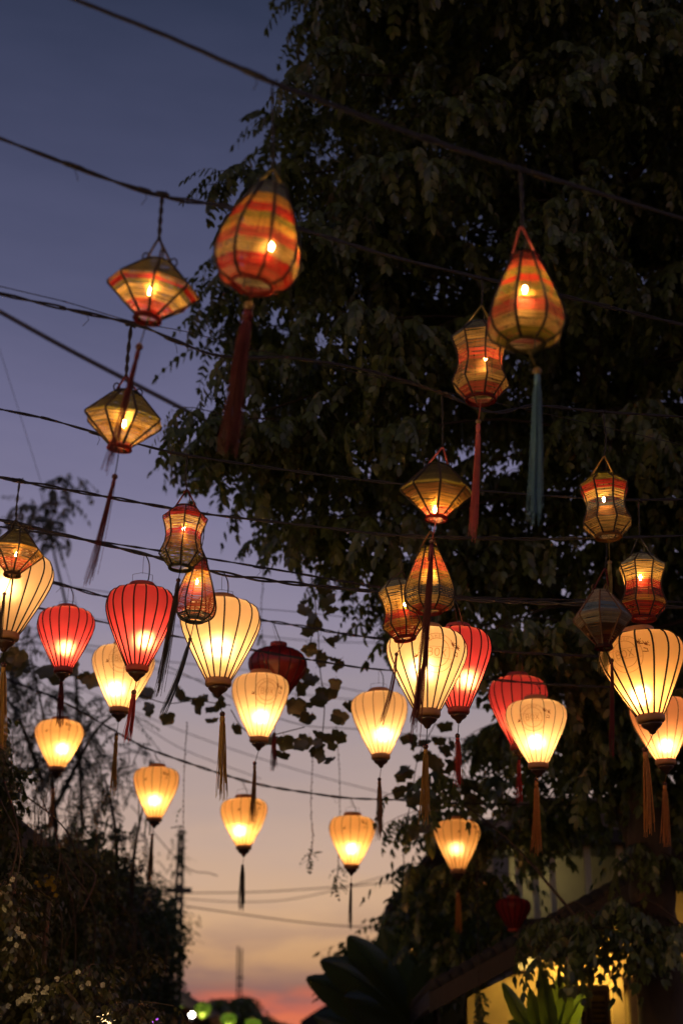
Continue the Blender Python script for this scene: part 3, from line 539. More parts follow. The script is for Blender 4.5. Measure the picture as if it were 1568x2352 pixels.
# ------------------------------------------------------------------ foliage tools
def leaf_mat(name, c, t, trans=.35, gloss=.10, rough=.38, isl=.45): return cloth(name, c, t, trans, .25, 3, gloss, rough, island=isl)
M['leaf'] = leaf_mat('tree_leaf', (.090, .122, .032), (.14, .17, .03), .35, .06, .4, .5)
M['leaf_dark'] = leaf_mat('dark_leaf', (.085, .115, .038), (.11, .14, .03), .35, .06)
M['leaf_vine'] = leaf_mat('vine_leaf', (.085, .085, .025), (.15, .12, .022), .35)
M['leaf_fine'] = leaf_mat('feathery_leaf', (.045, .055, .030), (.06, .07, .025), .3)
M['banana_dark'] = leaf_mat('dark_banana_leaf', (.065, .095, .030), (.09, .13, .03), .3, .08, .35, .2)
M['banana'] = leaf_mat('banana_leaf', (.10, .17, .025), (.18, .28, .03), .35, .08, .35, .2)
M['bark'] = solid('bark', (.055, .038, .026), .85, .5, 14, .8, stretch=(1, 1, .25))
M['twig'] = solid('twig', (.05, .034, .022), .8)
M['dry'] = solid('dry_stem', (.13, .095, .055), .8)
M['blossom'] = cloth('pale_blossom', (.62, .58, .42), (.6, .55, .35), .35, .2, 20, .0, island=.2)
M['yellow_bloom'] = cloth('yellow_blossom', (.55, .42, .05), (.6, .45, .05), .35, .2, 20, .0)

def leaflet(base, d, n, length, width, curl=.12):
    d = d.normalized(); s = d.cross(n); s = s.normalized() if s.length > 1e-5 else d.orthogonal().normalized(); n = s.cross(d); h = s*width*.5
    a = base + d*length*.28; b_ = base + d*length*.70 - n*length*curl*.5; tip = base + d*length - n*length*curl
    return [base, a+h, b_+h*.92, tip, b_-h*.92, a-h], [(0, 1, 5), (1, 2, 5), (5, 2, 4), (2, 3, 4)]
def compound(n=6, length=.30, ll=.088, lw=.031, droop=.35, hang=.75, seed=0, rach=.0022):
    rs = random.Random(seed); V = []; Fc = []
    def addv(vs, fs):
        o = len(V); V.extend(vs); Fc.extend([tuple(i+o for i in f) for f in fs])
    ray = [Vector((length*t, rs.uniform(-.006, .006), -droop*length*t*t)) for t in np.linspace(0, 1, 5)]
    for a, b_ in zip(ray, ray[1:]):
        addv([a+Vector((0, rach, 0)), a-Vector((0, rach, 0)), b_-Vector((0, rach, 0)), b_+Vector((0, rach, 0))], [(0, 1, 2), (0, 2, 3)])
    for i in range(n):
        t = .14 + .84*i/(n-1); p = Vector((length*t, 0, -droop*length*t*t)); l_ = ll*(.75+.4*math.sin(math.pi*(t*.8+.15)))
        for sgn in (-1, 1):
            h = hang*rs.uniform(.55, 1.35)
            d = Vector((.5+rs.uniform(-.15, .2), sgn*.75*rs.uniform(.7, 1.1), -h)); nn = Vector((rs.uniform(-.3, .3), -sgn*h*.5, 1))
            addv(*leaflet(p, d, nn, l_*rs.uniform(.85, 1.12), lw*rs.uniform(.85, 1.15), rs.uniform(.05, .25)))
    addv(*leaflet(ray[-1], Vector((1, 0, -droop*2)), Vector((0, 0, 1)), ll, lw))
    return np.array([tuple(v) for v in V]), np.array(Fc)
BIG = [compound(rn, ln_, .085, .036, dr, hg, s) for s, (rn, ln_, dr, hg) in enumerate([(6, .29, .6, .95), (7, .33, .85, 1.2), (6, .26, .45, .85), (5, .22, 1.0, 1.4)])]
FINE = [compound(rn, .30, .045, .011, dr, .45, 20+s, .0016) for s, (rn, dr) in enumerate([(11, .35), (13, .55), (10, .2)])]
SPRIG = [compound(rn, .16, .045, .022, dr, .8, 40+s, .0014) for s, (rn, dr) in enumerate([(4, .5), (5, .3), (4, .8)])]
def rotm(yaw, pitch, roll=0): return (Matrix.Rotation(yaw, 3, 'Z') @ Matrix.Rotation(-pitch, 3, 'Y') @ Matrix.Rotation(roll, 3, 'X'))
def leaf_mesh(name, tmpl, places, mat):
    """places: (variant, position, 3x3, scale) -> one mesh"""
    VV = []; FF = []; o = 0
    for v, p, m3, s in places:
        a, f = tmpl[v]; VV.append(a @ (np.array(m3).T*s) + np.array(p)); FF.append(f+o); o += len(a)
    VV = np.concatenate(VV).astype(np.float32); FF = np.concatenate(FF).astype(np.int32)
    me = bpy.data.meshes.new(name); me.vertices.add(len(VV)); me.vertices.foreach_set('co', VV.ravel())
    me.loops.add(FF.size); me.loops.foreach_set('vertex_index', FF.ravel()); me.polygons.add(len(FF))
    me.polygons.foreach_set('loop_start', np.arange(0, FF.size, 3, dtype=np.int32)); me.polygons.foreach_set('loop_total', np.full(len(FF), 3, dtype=np.int32))
    me.update(calc_edges=True); me.validate(); me.materials.append(mat); return me
TM = {}
def tmpl_mesh(tmpl, key, v, mat, name='leaf'):
    k = (key, v, mat)
    if k not in TM: TM[k] = leaf_mesh(name, tmpl, [(v, Vector(), Matrix.Identity(3), 1)], M[mat])
    return TM[k]
def inside(poly, x, y):
    c = False; j = len(poly)-1
    for i in range(len(poly)):
        xi, yi = poly[i]; xj, yj = poly[j]
        if (yi > y) != (yj > y) and x < (xj-xi)*(y-yi)/(yj-yi)+xi: c = not c
        j = i
    return c
def on_plane(x, y, Y):
    d = FWD + RIGHT*((x-784)/F) + UP*((1176-y)/F); return Vector((0, 0, CAMZ)) + d*(Y/d.y)

# ------------------------------------------------------------------ the big tree
crown_hi = [(720, -420), (715, 40), (680, 130), (665, 240), (635, 330), (625, 430), (562, 560), (552, 640), (525, 760), (498, 880), (455, 985), (455, 1045), (560, 1075), (640, 1140), (705, 1225), (785, 1305), (860, 1370),
            (980, 1450), (1180, 1500), (1300, 1600), (1330, 1700), (2050, 1700), (2050, -420)]
crown_lo = [(1010, 1640), (1090, 1560), (1290, 1640), (1330, 1700), (1800, 1690), (1800, 2080), (1560, 2090), (1400, 2060), (1250, 2010), (1120, 2060), (1030, 1980), (980, 1880), (1000, 1760)]
def poisson(poly, mind, tries, seed):
    rs = random.Random(seed); xs = [p[0] for p in poly]; ys = [p[1] for p in poly]; out = []
    for _ in range(tries):
        x = rs.uniform(min(xs), max(xs)); y = rs.uniform(min(ys), max(ys))
        if inside(poly, x, y) and all((x-a)**2+(y-b_)**2 > mind**2 for a, b_ in out): out.append((x, y))
    return out
def proj(p):
    v = p-Vector((0, 0, CAMZ)); d = v.dot(FWD); return 784+v.dot(RIGHT)/d*F, 1176-v.dot(UP)/d*F, d
def blocked(p):
    x, y, d = proj(p)   # keep growth off the lanterns that hang clear of it
    return any(x0 < x < x1 and y0 < y < y1 and d < dd for x0, y0, x1, y1, dd in ((900, 1790, 1200, 2190, 12.75), (20, 1600, 240, 1940, 12.4), (300, 1740, 420, 1900, 12.4), (1100, 1530, 1320, 1790, 10.0), (1430, 1580, 1600, 1960, 10.0)))
tree_base = at(1520, 2420, 11.2); tree_base.z = 0
tree = empty('street_tree', Matrix.Translation(tree_base), 'tall dark leafy tree filling the upper right, trunk at lower right', 'tree')
inv_t = Matrix.Translation(-tree_base)
trunk_pts = [tree_base-Vector((0, 0, .1)), at(1522, 2352, 11.2), at(1505, 2150, 11.2), at(1492, 1980, 11.2), at(1478, 1750, 11.3), at(1440, 1400, 11.4), at(1380, 1000, 11.5), at(1330, 550, 11.6), at(1300, 100, 11.7), at(1290, -350, 11.8)]
TP = catmull(trunk_pts, 6)
mb = MB(); mb.tube([inv_t @ p for p in TP], [(.20*(1-i/len(TP))**.8+.02)*(1+.08*math.sin(i*1.7)) for i in range(len(TP))], 12); build('trunk', mb, M['bark'], tree)
centers = [(x, y, random.uniform(9.9, 13.2)) for x, y in poisson(crown_hi, 82, 6000, 3)]
centers += [(x, y, random.uniform(10.4, 13.0)) for x, y in poisson(crown_lo, 165, 900, 5) if not (930 < x < 1170 and y > 1820) and y < 1985]
centers += [(x, y, random.uniform(11.0, 13.4)) for x, y in poisson([(1090, 1640), (1300, 1600), (1800, 1600), (1800, 1890), (1180, 1880), (1090, 1800)], 98, 900, 6)]
# the dense middle gets a second, deeper layer
centers += [(x, y, random.uniform(12.2, 14.2)) for x, y in poisson([(x+70, y) for x, y in crown_hi[:15]] + crown_hi[18:], 125, 2500, 9) if y < 1000 and x > 860]
centers += [(x, y, random.uniform(12.7, 13.3)) for x, y in [(985, 1860), (1060, 1880), (1130, 1900), (1010, 1990), (1090, 2010)]]
centers += [(x, y, random.uniform(10.3, 11.2)) for x, y in [(1275, 2105), (1345, 2135), (1420, 2085), (1560, 2120)]]
joints = list(TP[8:])
for (x, y, d) in random.sample(centers, 16):
    a = min(TP[10:], key=lambda p: (p-at(x, y+260, d)).length); e = at(x, y, d); m_ = a.lerp(e, .5)+Vector((0, 0, .25)); Q = catmull([a, m_, e], 6)
    limb = MB(); limb.tube([inv_t @ p for p in Q], [.05*(1-i/len(Q))+.014 for i in range(len(Q))], 7); joints += Q[3:]; build('limb', limb, M['bark'], tree)
tw = MB(); places = []
for (x, y, d) in centers:
    c = at(x, y, d); a = min(joints, key=lambda p: (p-c).length)
    tw.tube([inv_t @ p for p in catmull([a, a.lerp(c, .5)+Vector((0, 0, .12)), c], 3)], [.016, .014, .012, .010, .009, .008, .007][:len(catmull([a, a.lerp(c, .5), c], 3))], 4, 0, False)
    nt = random.randint(6, 9) if y < 1700 else random.randint(4, 5); y0 = random.random()*6.28
    for k in range(nt):
        yaw = y0 + 6.28*k/nt + random.uniform(-.4, .4); L_ = random.uniform(.22, .52); up = random.uniform(-.3, .45)
        dirv = Vector((math.cos(yaw), math.sin(yaw), up)); pts = [c + dirv*L_*t + Vector((0, 0, -.30*L_*t*t)) for t in (0, .33, .66, 1)]
        tw.tube([inv_t @ p for p in pts], [.006, .005, .004, .003], 3, 0, False)
        nl = int(L_/.043)
        for j in range(nl):
            t = (j+.7)/nl; p = c + dirv*L_*t + Vector((0, 0, -.30*L_*t*t)); sgn = 1 if j % 2 else -1
            ly = yaw + sgn*random.uniform(.4, 1.15) if j < nl-1 else yaw
            if blocked(p): continue
            places.append((random.randrange(4), inv_t @ p, rotm(ly, random.uniform(-.95, .1), random.uniform(-.3, .3)), random.choice([.6, .75, .88, 1, 1.15])))
tag(build('twigs', tw, M['twig'], tree), kind='stuff')
camp = inv_t @ Vector((0, 0, CAMZ)); order = sorted(range(len(places)), key=lambda i: (places[i][1]-camp).length)
near = set(order[:300])
for i in near:
    v, p, m3, s = places[i]; link('leaf', tmpl_mesh(BIG, 'big', v, 'leaf'), tree, Matrix.Translation(p) @ m3.to_4x4() @ Matrix.Scale(s, 4))
cr_ = link('crown', leaf_mesh('crown', BIG, [pl for i, pl in enumerate(places) if i not in near], M['leaf']), tree); cr_['kind'] = 'stuff'

# ------------------------------------------------------------------ left: overgrown house
wall_y = solid('ochre_plaster', (.42, .29, .10), .85, .5, 3, .3)
dark_tile = solid('dark_roof_tile', (.035, .03, .028), .8, .4, 9, .5)
plank = solid('dark_timber', (.05, .035, .024), .7, .4, 20, stretch=(6, 1, 1))
def house_left(Y0, Y1, xe, ze, label):
    root = empty('street_house', Matrix.Translation((xe-.5, (Y0+Y1)/2, 0)), label, 'house'); ox, oy = xe-.5, (Y0+Y1)/2
    h = (Y1-Y0)/2
    q = MB(); q.box((-4.5, -h+.15, 0), (0, h-.15, ze-.12)); build('wall', q, wall_y, root, False)
    q = MB(); th = .16; zr = 1.5
    q.add([(.5, -h, ze-1.6+1.6), (.5, h, ze), (-4.6, h, ze+zr), (-4.6, -h, ze+zr), (.5, -h, ze-th), (.5, h, ze-th), (-4.6, h, ze+zr-th), (-4.6, -h, ze+zr-th)], [(0, 1, 2, 3), (7, 6, 5, 4), (4, 5, 1, 0), (5, 6, 2, 1), (6, 7, 3, 2), (7, 4, 0, 3)])
    rf = build('roof', q, dark_tile, root, False)
    q = MB(); q.box((.46, -h, ze-th-.10), (.53, h, ze-th+.03)); build('fascia', q, plank, root, False)
    for k in range(int((Y1-Y0)/1.6)):
        yk = -h+.8+k*1.6
        q = MB(); q.box((-.02, yk-.42, .9), (.04, yk+.42, 2.2)); sh = build('shutter', q, plank, root, False)
    return root
house_left(-5, 19.2, -2.35, 3.42, 'ochre street house at left hidden under hanging vines')
house_left(23.5, 42, -3.05, 3.3, 'far dark-roofed house at left beyond the lattice pole')

vine = empty('hanging_vines', Matrix.Translation((-2.3, 12, 3.4)), 'dense curtain of hanging vines over the left house eave', 'vine'); iv = Matrix.Translation((2.3, -12, -3.4))
st = MB(); pl_s = []; pl_f = []
for k in range(620):
    Y = 6.4 + 12.9*random.random()**1.25; x = -2.33 + random.uniform(-.45, .28); z = 3.42 + random.uniform(-.05, .38)*(1.1 if Y > 8 else .8); L_ = random.uniform(.3, 1.7); dx = random.uniform(-.1, .1)
    pts = [Vector((x+dx*t+.03*math.sin(7*t+k), Y+.05*math.sin(5*t+k*2), z-L_*t)) for t in np.linspace(0, 1, 6)]
    st.tube([iv @ p for p in pts], random.choice([.002, .002, .003]), 3, 0, False)
    for j in range(int(L_/.04)):
        p = pts[0].lerp(pts[-1], random.random())
        if blocked(p): continue
        pl_s.append((random.randrange(3), iv @ p, rotm(random.random()*6.28, random.uniform(-1.1, .3), random.uniform(-.5, .5)), random.uniform(.6, 1.25)))
for k in range(2600):   # the mound of growth on the eave itself
    Y = 6.4 + 12.9*random.random()**1.2; bump_ = .28+.22*math.sin(Y*1.9)+.12*math.sin(Y*4.3); p = Vector((-2.3+random.uniform(-.7, .25), Y, 3.42+random.uniform(-.25, max(.1, bump_))))
    if blocked(p): continue
    pl_s.append((random.randrange(3), iv @ p, rotm(random.random()*6.28, random.uniform(-.7, .7), random.uniform(-.5, .5)), random.uniform(.7, 1.5)))
tag(build('vine_stems', st, M['dry'], vine), kind='stuff')
o = link('vine_leaves', leaf_mesh('vine_leaves', SPRIG, pl_s, M['leaf_dark']), vine); o['kind'] = 'stuff'
for k in range(24):
    Y = random.uniform(7.2, 16); a = Vector((-2.05+random.uniform(-.1, .15), Y, 3.3+random.uniform(-.2, .15))); e = a + Vector((random.uniform(-.1, .3), random.uniform(-1, 1.2), random.uniform(-1.5, -.35))); m_ = a.lerp(e, .5)+Vector((.1, 0, .05))
    br = MB(); br.tube([iv @ p for p in catmull([a, m_, e], 6)], random.choice([.004, .005, .007]), 5); build('branch', br, M['dry'], vine)

# feathery plants standing on the eave and the wispy trees behind it
def wispy(name, label, d, blobs, seed, leafmat='leaf_fine', tmpl=FINE, per=40, stems=(), scale=1.0, cat='tree'):
    rs = random.Random(seed); c0 = at(blobs[0][0], blobs[0][1], d); b0 = Vector((c0.x, c0.y, 0)); root = empty(name, Matrix.Translation(b0), label, cat); it = Matrix.Translation(-b0)
    s_ = MB(); pls = []
    for s in stems: P_ = catmull([at(x, y, d) for x, y in s], 5); s_.tube([it @ p for p in P_], [.020*d/14*(1-i/len(P_))+.006 for i in range(len(P_))], 6)
    s_.tube([Vector((0, 0, 0)), it @ at(*(stems[0][0] if stems else blobs[0][:2]), d)], .03, 6)
    for (x, y, rx, ry, n) in blobs:
        c = at(x, y, d)
        for k in range(n):
            a = rs.random()*6.28; q = math.sqrt(rs.random()); p = at(x+rx*q*math.cos(a), y+ry*q*math.sin(a), d+rs.uniform(-.8, .8)*d/14)
            if k % 4 == 0: s_.tube([it @ c.lerp(p, .2), it @ (c.lerp(p, .6)+Vector((0, 0, .08))), it @ p], [.007*d/14, .005*d/14, .003*d/14], 3, 0, False)
            pls.append((rs.randrange(len(tmpl)), it @ p, rotm(rs.random()*6.28, rs.uniform(-.8, .5), rs.uniform(-.4, .4)), rs.uniform(.7, 1.3)*scale))
    build('stems', s_, M['twig'], root); o = link('foliage', leaf_mesh('foliage', tmpl, pls, M[leafmat]), root); o['kind'] = 'stuff'; return root
wispy('wispy_tree', 'wispy dark tree behind the yellow lantern at left', 15, [(70, 1640, 120, 110, 90), (190, 1700, 110, 70, 60), (40, 1560, 70, 60, 35), (240, 1640, 60, 60, 24), (110, 1770, 140, 50, 70), (300, 1760, 60, 60, 18), (60, 1470, 60, 50, 16)], 1, stems=[[(130, 1900), (110, 1700), (70, 1500)], [(130, 1850), (220, 1680), (300, 1620)], [(100, 1800), (40, 1640), (-20, 1560)]], scale=1.25)
wispy('bamboo_top', 'blurred sprig of foliage against the sky at the far left', 22, [(85, 1170, 80, 40, 26), (150, 1120, 45, 40, 12), (30, 1195, 40, 30, 10), (120, 1225, 40, 40, 14), (30, 1340, 30, 80, 6)], 2, tmpl=BIG, stems=[[(190, 1900), (170, 1500), (120, 1250), (95, 1130)]], scale=1.1)
wispy('roof_shrub', 'feathery shrub growing on the eave left of the lattice pole', 13.5, [(230, 1870, 60, 50, 26), (290, 1930, 50, 60, 24), (320, 2010, 40, 60, 22), (260, 1800, 60, 50, 14), (350, 2080, 40, 40, 16), (180, 1840, 60, 40, 18)], 3, stems=[[(270, 2050), (265, 1900), (240, 1780)], [(300, 2080), (310, 1950), (330, 1850)]], scale=.75, cat='shrub')
# upright pods on that shrub
c0 = at(280, 2000, 13.4); stalks = empty('stalk_cluster', Matrix.Translation((c0.x, c0.y, 3.4)), 'cluster of upright dark stalks rising from the eave at left', 'plant'); it = Matrix.Translation((-c0.x, -c0.y, -3.4))
for k in range(8):
    x = random.uniform(215, 345); y = random.uniform(1830, 1960)+(x-215)*.4; q = MB(); q.tube([it @ at(x, y, 13.4), it @ at(x+random.uniform(-6, 10), y-random.uniform(40, 120), 13.4)], .007, 5); build('stalk', q, M['leaf_dark'], stalks)
def blossom_shrub(name, label, d, blobs, mat, seed):
    rs = random.Random(seed); c0 = at(blobs[0][0], blobs[0][1], d); b0 = Vector((c0.x, c0.y, 0)); root = empty(name, Matrix.Translation(b0), label, 'shrub'); it = Matrix.Translation(-b0)
    lf = []; s_ = MB(); fl = MB(); s_.tube([Vector((0, 0, 0)), it @ c0], .02, 6)
    for (x, y, rx, ry, n, nf) in blobs:
        c = at(x, y, d)
        for k in range(n):
            p = at(x+rs.gauss(0, rx*.5), y+rs.gauss(0, ry*.5), d+rs.uniform(-.4, .4)); lf.append((rs.randrange(3), it @ p, rotm(rs.random()*6.28, rs.uniform(-.8, .5), 0), rs.uniform(.6, 1.2)))
            if k % 3 == 0: s_.tube([it @ c, it @ (c.lerp(p, .5)+Vector((0, 0, .04))), it @ p], .003, 3, 0, False)
        for k in range(nf):
            p = it @ at(x+rs.gauss(0, rx*.35), y+rs.gauss(0, ry*.35), d-.35)
            for j in range(5):
                a = j*1.2566+rs.random(); e = Vector((math.cos(a), rs.uniform(-.6, .2), math.sin(a)))*.016; s2 = e.cross(Vector((0, 1, 0))).normalized()*.008
                fl.add([p, p+e*.6+s2, p+e, p+e*.6-s2], [(0, 1, 2, 3)])
    build('stems', s_, M['dry'], root); o = link('foliage', leaf_mesh('foliage', SPRIG, lf, M['leaf_vine']), root); o['kind'] = 'stuff'
    o = build('blossoms', fl, M[mat], root, False); o['kind'] = 'stuff'
blossom_shrub('flowering_shrub', 'flowering shrub with pale blossom at the bottom left', 7.6, [(80, 2290, 70, 60, 110, 26), (30, 2150, 40, 50, 60, 9), (190, 2250, 80, 40, 60, 6), (20, 2040, 40, 40, 40, 4), (300, 2330, 90, 30, 80, 0)], 'blossom', 4)
blossom_shrub('yellow_flower_plant', 'little yellow flowers among the vines at left', 9.2, [(115, 2030, 36, 30, 30, 16), (340, 2200, 20, 20, 20, 0)], 'yellow_bloom', 6)
q = MB(); q.tube(catmull([at(90, 2275, 7.3), at(135, 2262, 7.3), at(165, 2290, 7.3), at(200, 2345, 7.3), at(215, 2400, 7.3)], 6), .010, 6); tag(build('arching_branch', q, M['dry']), 'pale arching branch at the bottom left', 'branch')

# ------------------------------------------------------------------ vines with heart-shaped leaves against the sky
def heart(seed):
    rs = random.Random(seed); m = MB(); n = 22; rim = []
    for i in range(n):   # five-lobed leaf, notched at the stem (up)
        a = 2*math.pi*i/n; rr = .46*(1+.13*math.cos(5*a)+rs.uniform(-.05, .05))*(1-.55*math.exp(-((a if a < math.pi else 2*math.pi-a)/.30)**2))
        x = rr*math.sin(a); rim.append(Vector((x, -.30*rr*rr+.10*x+.05*rs.uniform(-1, 1), rr*math.cos(a))))
    m.add([Vector((0, .04, 0))]+rim, [(0, i+1, (i+1) % n+1) for i in range(n)])
    m.tube([Vector((0, 0, .12)), Vector((0, .05, .5))], .015, 4, 0, False)
    return m.mesh('leaf', M['leaf_vine'])
HE = [heart(i) for i in range(4)]
def heart_vine(label, d, stem, leaves, r=.004):
    c0 = at(*stem[0], d); root = empty('climbing_vine', Matrix.Translation(c0), label, 'vine', 'vines hung across the street'); it = Matrix.Translation(-c0)
    q = MB(); q.tube([it @ p for p in catmull([at(x, y, d) for x, y in stem], 6)], r, 5); build('stem', q, M['twig'], root)
    for (x, y, s) in leaves:
        dd = d+random.uniform(-.25, .25)
        link('leaf', random.choice(HE), root, Matrix.Translation(it @ at(x, y, dd)) @ Matrix.Rotation(random.uniform(-1, 1), 4, 'Z') @ Matrix.Rotation(random.uniform(-.9, .9), 4, 'X') @ Matrix.Rotation(random.uniform(-.5, .5), 4, 'Y') @ Matrix.Scale(.82*s*d/F, 4))
def rl(pts, s=50, k=1, j=14): return [(x+random.uniform(-j, j), y+random.uniform(-j, j), s*random.uniform(.75, 1.25)) for x, y in pts for _ in range(k)]
heart_vine('leafy vine under the smaller red lantern at left', 11, [(-20, 1510), (60, 1525), (130, 1545), (215, 1560)], rl([(25, 1520), (60, 1535), (100, 1532), (130, 1560), (165, 1545), (205, 1562), (45, 1515)], 56, 2))
heart_vine('leafy vine left of the tassel under the big cream lantern', 11, [(310, 1590), (380, 1615), (450, 1610), (530, 1620)], rl([(330, 1598), (350, 1625), (395, 1640), (415, 1600), (445, 1622), (480, 1645), (505, 1610), (470, 1600)], 44, 2))
heart_vine('few leaves just below the cream lantern before the dark red one', 10.5, [(530, 1630), (560, 1675), (610, 1690), (700, 1670)], rl([(550, 1680), (612, 1690), (655, 1725), (650, 1700), (690, 1590), (675, 1610)], 50, 1))
heart_vine('thick bunch of lobed leaves hanging in the centre of the sky', 10.5, [(730, 1440), (735, 1540), (745, 1620), (735, 1740)], rl([(755, 1480), (772, 1512), (742, 1522), (705, 1560), (770, 1582), (785, 1640), (742, 1592), (718, 1622), (702, 1700), (735, 1690), (720, 1728), (752, 1702), (748, 1738), (772, 1690), (800, 1630), (700, 1640)], 44, 2))
heart_vine('leaf spray hanging from the tree above the bunch of lobed leaves', 10.2, [(715, 1330), (725, 1400), (712, 1480)], rl([(708, 1390), (730, 1420), (715, 1450), (705, 1490), (760, 1400), (745, 1370)], 46, 2))
heart_vine('vine of broad leaves beside the lantern row right of centre', 11.5, [(1000, 1660), (960, 1740), (945, 1830), (930, 1900)], rl([(950, 1700), (985, 1720), (1025, 1690), (1010, 1760), (960, 1790), (930, 1830), (970, 1850), (1040, 1740), (925, 1780), (960, 1900), (1000, 1840)], 46, 3, 22))
def string_vine(label, d, pts, tip):
    c0 = at(*pts[0], d); root = empty('hanging_vine', Matrix.Translation(c0), label, 'vine', 'thin hanging vine strings'); it = Matrix.Translation(-c0)
    P_ = [it @ p for p in catmull([at(x, y, d) for x, y in pts], 12)]; q = MB(); q.tube(P_, .0035, 4)
    for i, p in enumerate(P_): q.ball(p+Vector((random.uniform(-.006, .006), 0, 0)), random.uniform(.004, .010), 5, 4)
    build('stem', q, M['twig'], root)
    pls = []
    for k in range(tip):
        p = P_[-1-int(len(P_)*.22*random.random())]+Vector((random.uniform(-.03, .03), 0, random.uniform(-.02, .02)))
        link('leaf', tmpl_mesh(SPRIG, 'sprig', k % 3, 'leaf_dark'), root, Matrix.Translation(p) @ rotm(random.random()*6.28, random.uniform(-1, .3)).to_4x4() @ Matrix.Scale(random.uniform(.35, .7), 4))
string_vine('hanging vine string above the lattice pole top', 12.5, [(430, 1660), (424, 1760), (421, 1900)], 3)
string_vine('hanging vine string with leafy tip left of the lone yellow lantern', 12.5, [(718, 1740), (714, 1850), (718, 1930), (708, 1978)], 12)
string_vine('hanging vine string passing behind the lone yellow lantern', 12.8, [(772, 1670), (780, 1800), (778, 1950), (772, 2042)], 16)
string_vine('faint hanging vine string above the big cream lantern at centre left', 14, [(606, 1320), (600, 1400), (604, 1500)], 4)
string_vine('long hanging vine with tiny leaves before the ochre wall', 11.5, [(1098, 1910), (1096, 2050), (1098, 2200), (1104, 2400)], 60)
string_vine('short hanging vine with one leaf beside the far roof', 13, [(927, 1900), (926, 1960), (928, 2010)], 4)

# ------------------------------------------------------------------ poles
def px_len(p, d): return p*d/F
conc = solid('weathered_concrete', (.10, .10, .09), .85, .3, 10, .2)
d = 25.0; b0 = at(402, 2300, d); b0.z = 0; pole = empty('lattice_pole', Matrix.Translation(b0), 'concrete utility pole with ladder-like openings, wrapped in vines', 'utility pole'); it = Matrix.Translation(-b0)
for sgn in (-1, 1):
    q = MB(); q.tube([Vector((sgn*.13, 0, 0)), it @ at(404+sgn*10, 2240, d), it @ at(417+sgn*4, 1905, d)], [.05, .045, .035], 4); build('leg', q, conc, pole, False)
for k in range(13):
    y = 2260-k*28; t = (2240-y)/335; q = MB(); c = it @ at(404+13*t, y, d); w = px_len(10-6*t, d); q.box((c.x-w, c.y-.04, c.z-.035), (c.x+w, c.y+.04, c.z+.035)); build('rung', q, conc, pole, False)
q = MB(); q.box(tuple((it @ at(382, 2046, d))-Vector((0, .05, .03))), tuple((it @ at(440, 2042, d))+Vector((0, .05, .02)))); build('crossarm', q, conc, pole, False)
rs = random.Random(8); pls = []
for k in range(90):
    y = rs.choice([rs.uniform(1900, 2000), rs.uniform(1950, 2120), rs.uniform(2080, 2170)]); pls.append((rs.randrange(3), it @ at(411+rs.gauss(0, 12+10*(y > 2000)), y, d-.2), rotm(rs.random()*6.28, rs.uniform(-.9, .5)), rs.uniform(.5, 1.1)))
o = link('climbing_leaves', leaf_mesh('climbing_leaves', SPRIG, pls, M['leaf_dark']), pole); o['kind'] = 'stuff'
wispy('pole_twigs', 'thin twiggy creeper beside the lattice pole', 24, [(375, 2050, 40, 22, 22), (385, 2110, 30, 30, 14), (430, 2150, 26, 14, 10), (350, 1990, 40, 40, 18)], 12, stems=[[(330, 2140), (380, 2110), (420, 2060)], [(350, 2170), (390, 2220), (440, 2150)]], scale=.7, cat='vine')
d = 45; b0 = at(551, 2290, d); b0.z = 0; mast = empty('antenna_mast', Matrix.Translation(b0), 'thin double mast standing against the sunset', 'mast'); it = Matrix.Translation(-b0)
for sgn in (-1, 1):
    q = MB(); q.tube([Vector((sgn*.055, 0, 0)), it @ at(551+sgn*4, 2176+3*sgn, d)], .03, 6); build('pole', q, M['cable'], mast)
for y, w in ((2245, 8), (2262, 6)):
    q = MB(); c = it @ at(551, y, d); q.tube([c-Vector((px_len(w, d), 0, 0)), c+Vector((px_len(w, d), 0, 0))], .03, 5); build('bracket', q, M['cable'], mast)

# ------------------------------------------------------------------ far trees and roofs closing the street
def far_tree(label, d, blobs, seed, mat='leaf_dark', sc_=1.6): return wispy('far_tree', label, d, blobs, seed, mat, BIG, scale=sc_)
far_tree('dark round treetop at the street end below the mast', 40, [(535, 2330, 60, 40, 260), (500, 2310, 26, 20, 60), (560, 2300, 22, 14, 50)], 31, sc_=1.8)
far_tree('low dark treetop left of the red cloud at the bottom', 46, [(620, 2372, 50, 30, 220), (590, 2350, 40, 24, 120)], 32, sc_=1.8)
q = MB(); P_ = [at(690, 2345, 42), at(720, 2325, 42), at(760, 2300, 42), at(900, 2290, 42), at(900, 2420, 42), at(690, 2420, 42)]; dp = Vector((0, 5, 0)); n = len(P_)
q.add(P_+[p+dp for p in P_], [tuple(range(n)), tuple(range(2*n-1, n-1, -1))]+[(i, i+n, (i+1) % n+n, (i+1) % n) for i in range(n)]); tag(build('far_house', q, dark_tile, None, False), 'far dark gabled roof right of the red cloud', 'house')

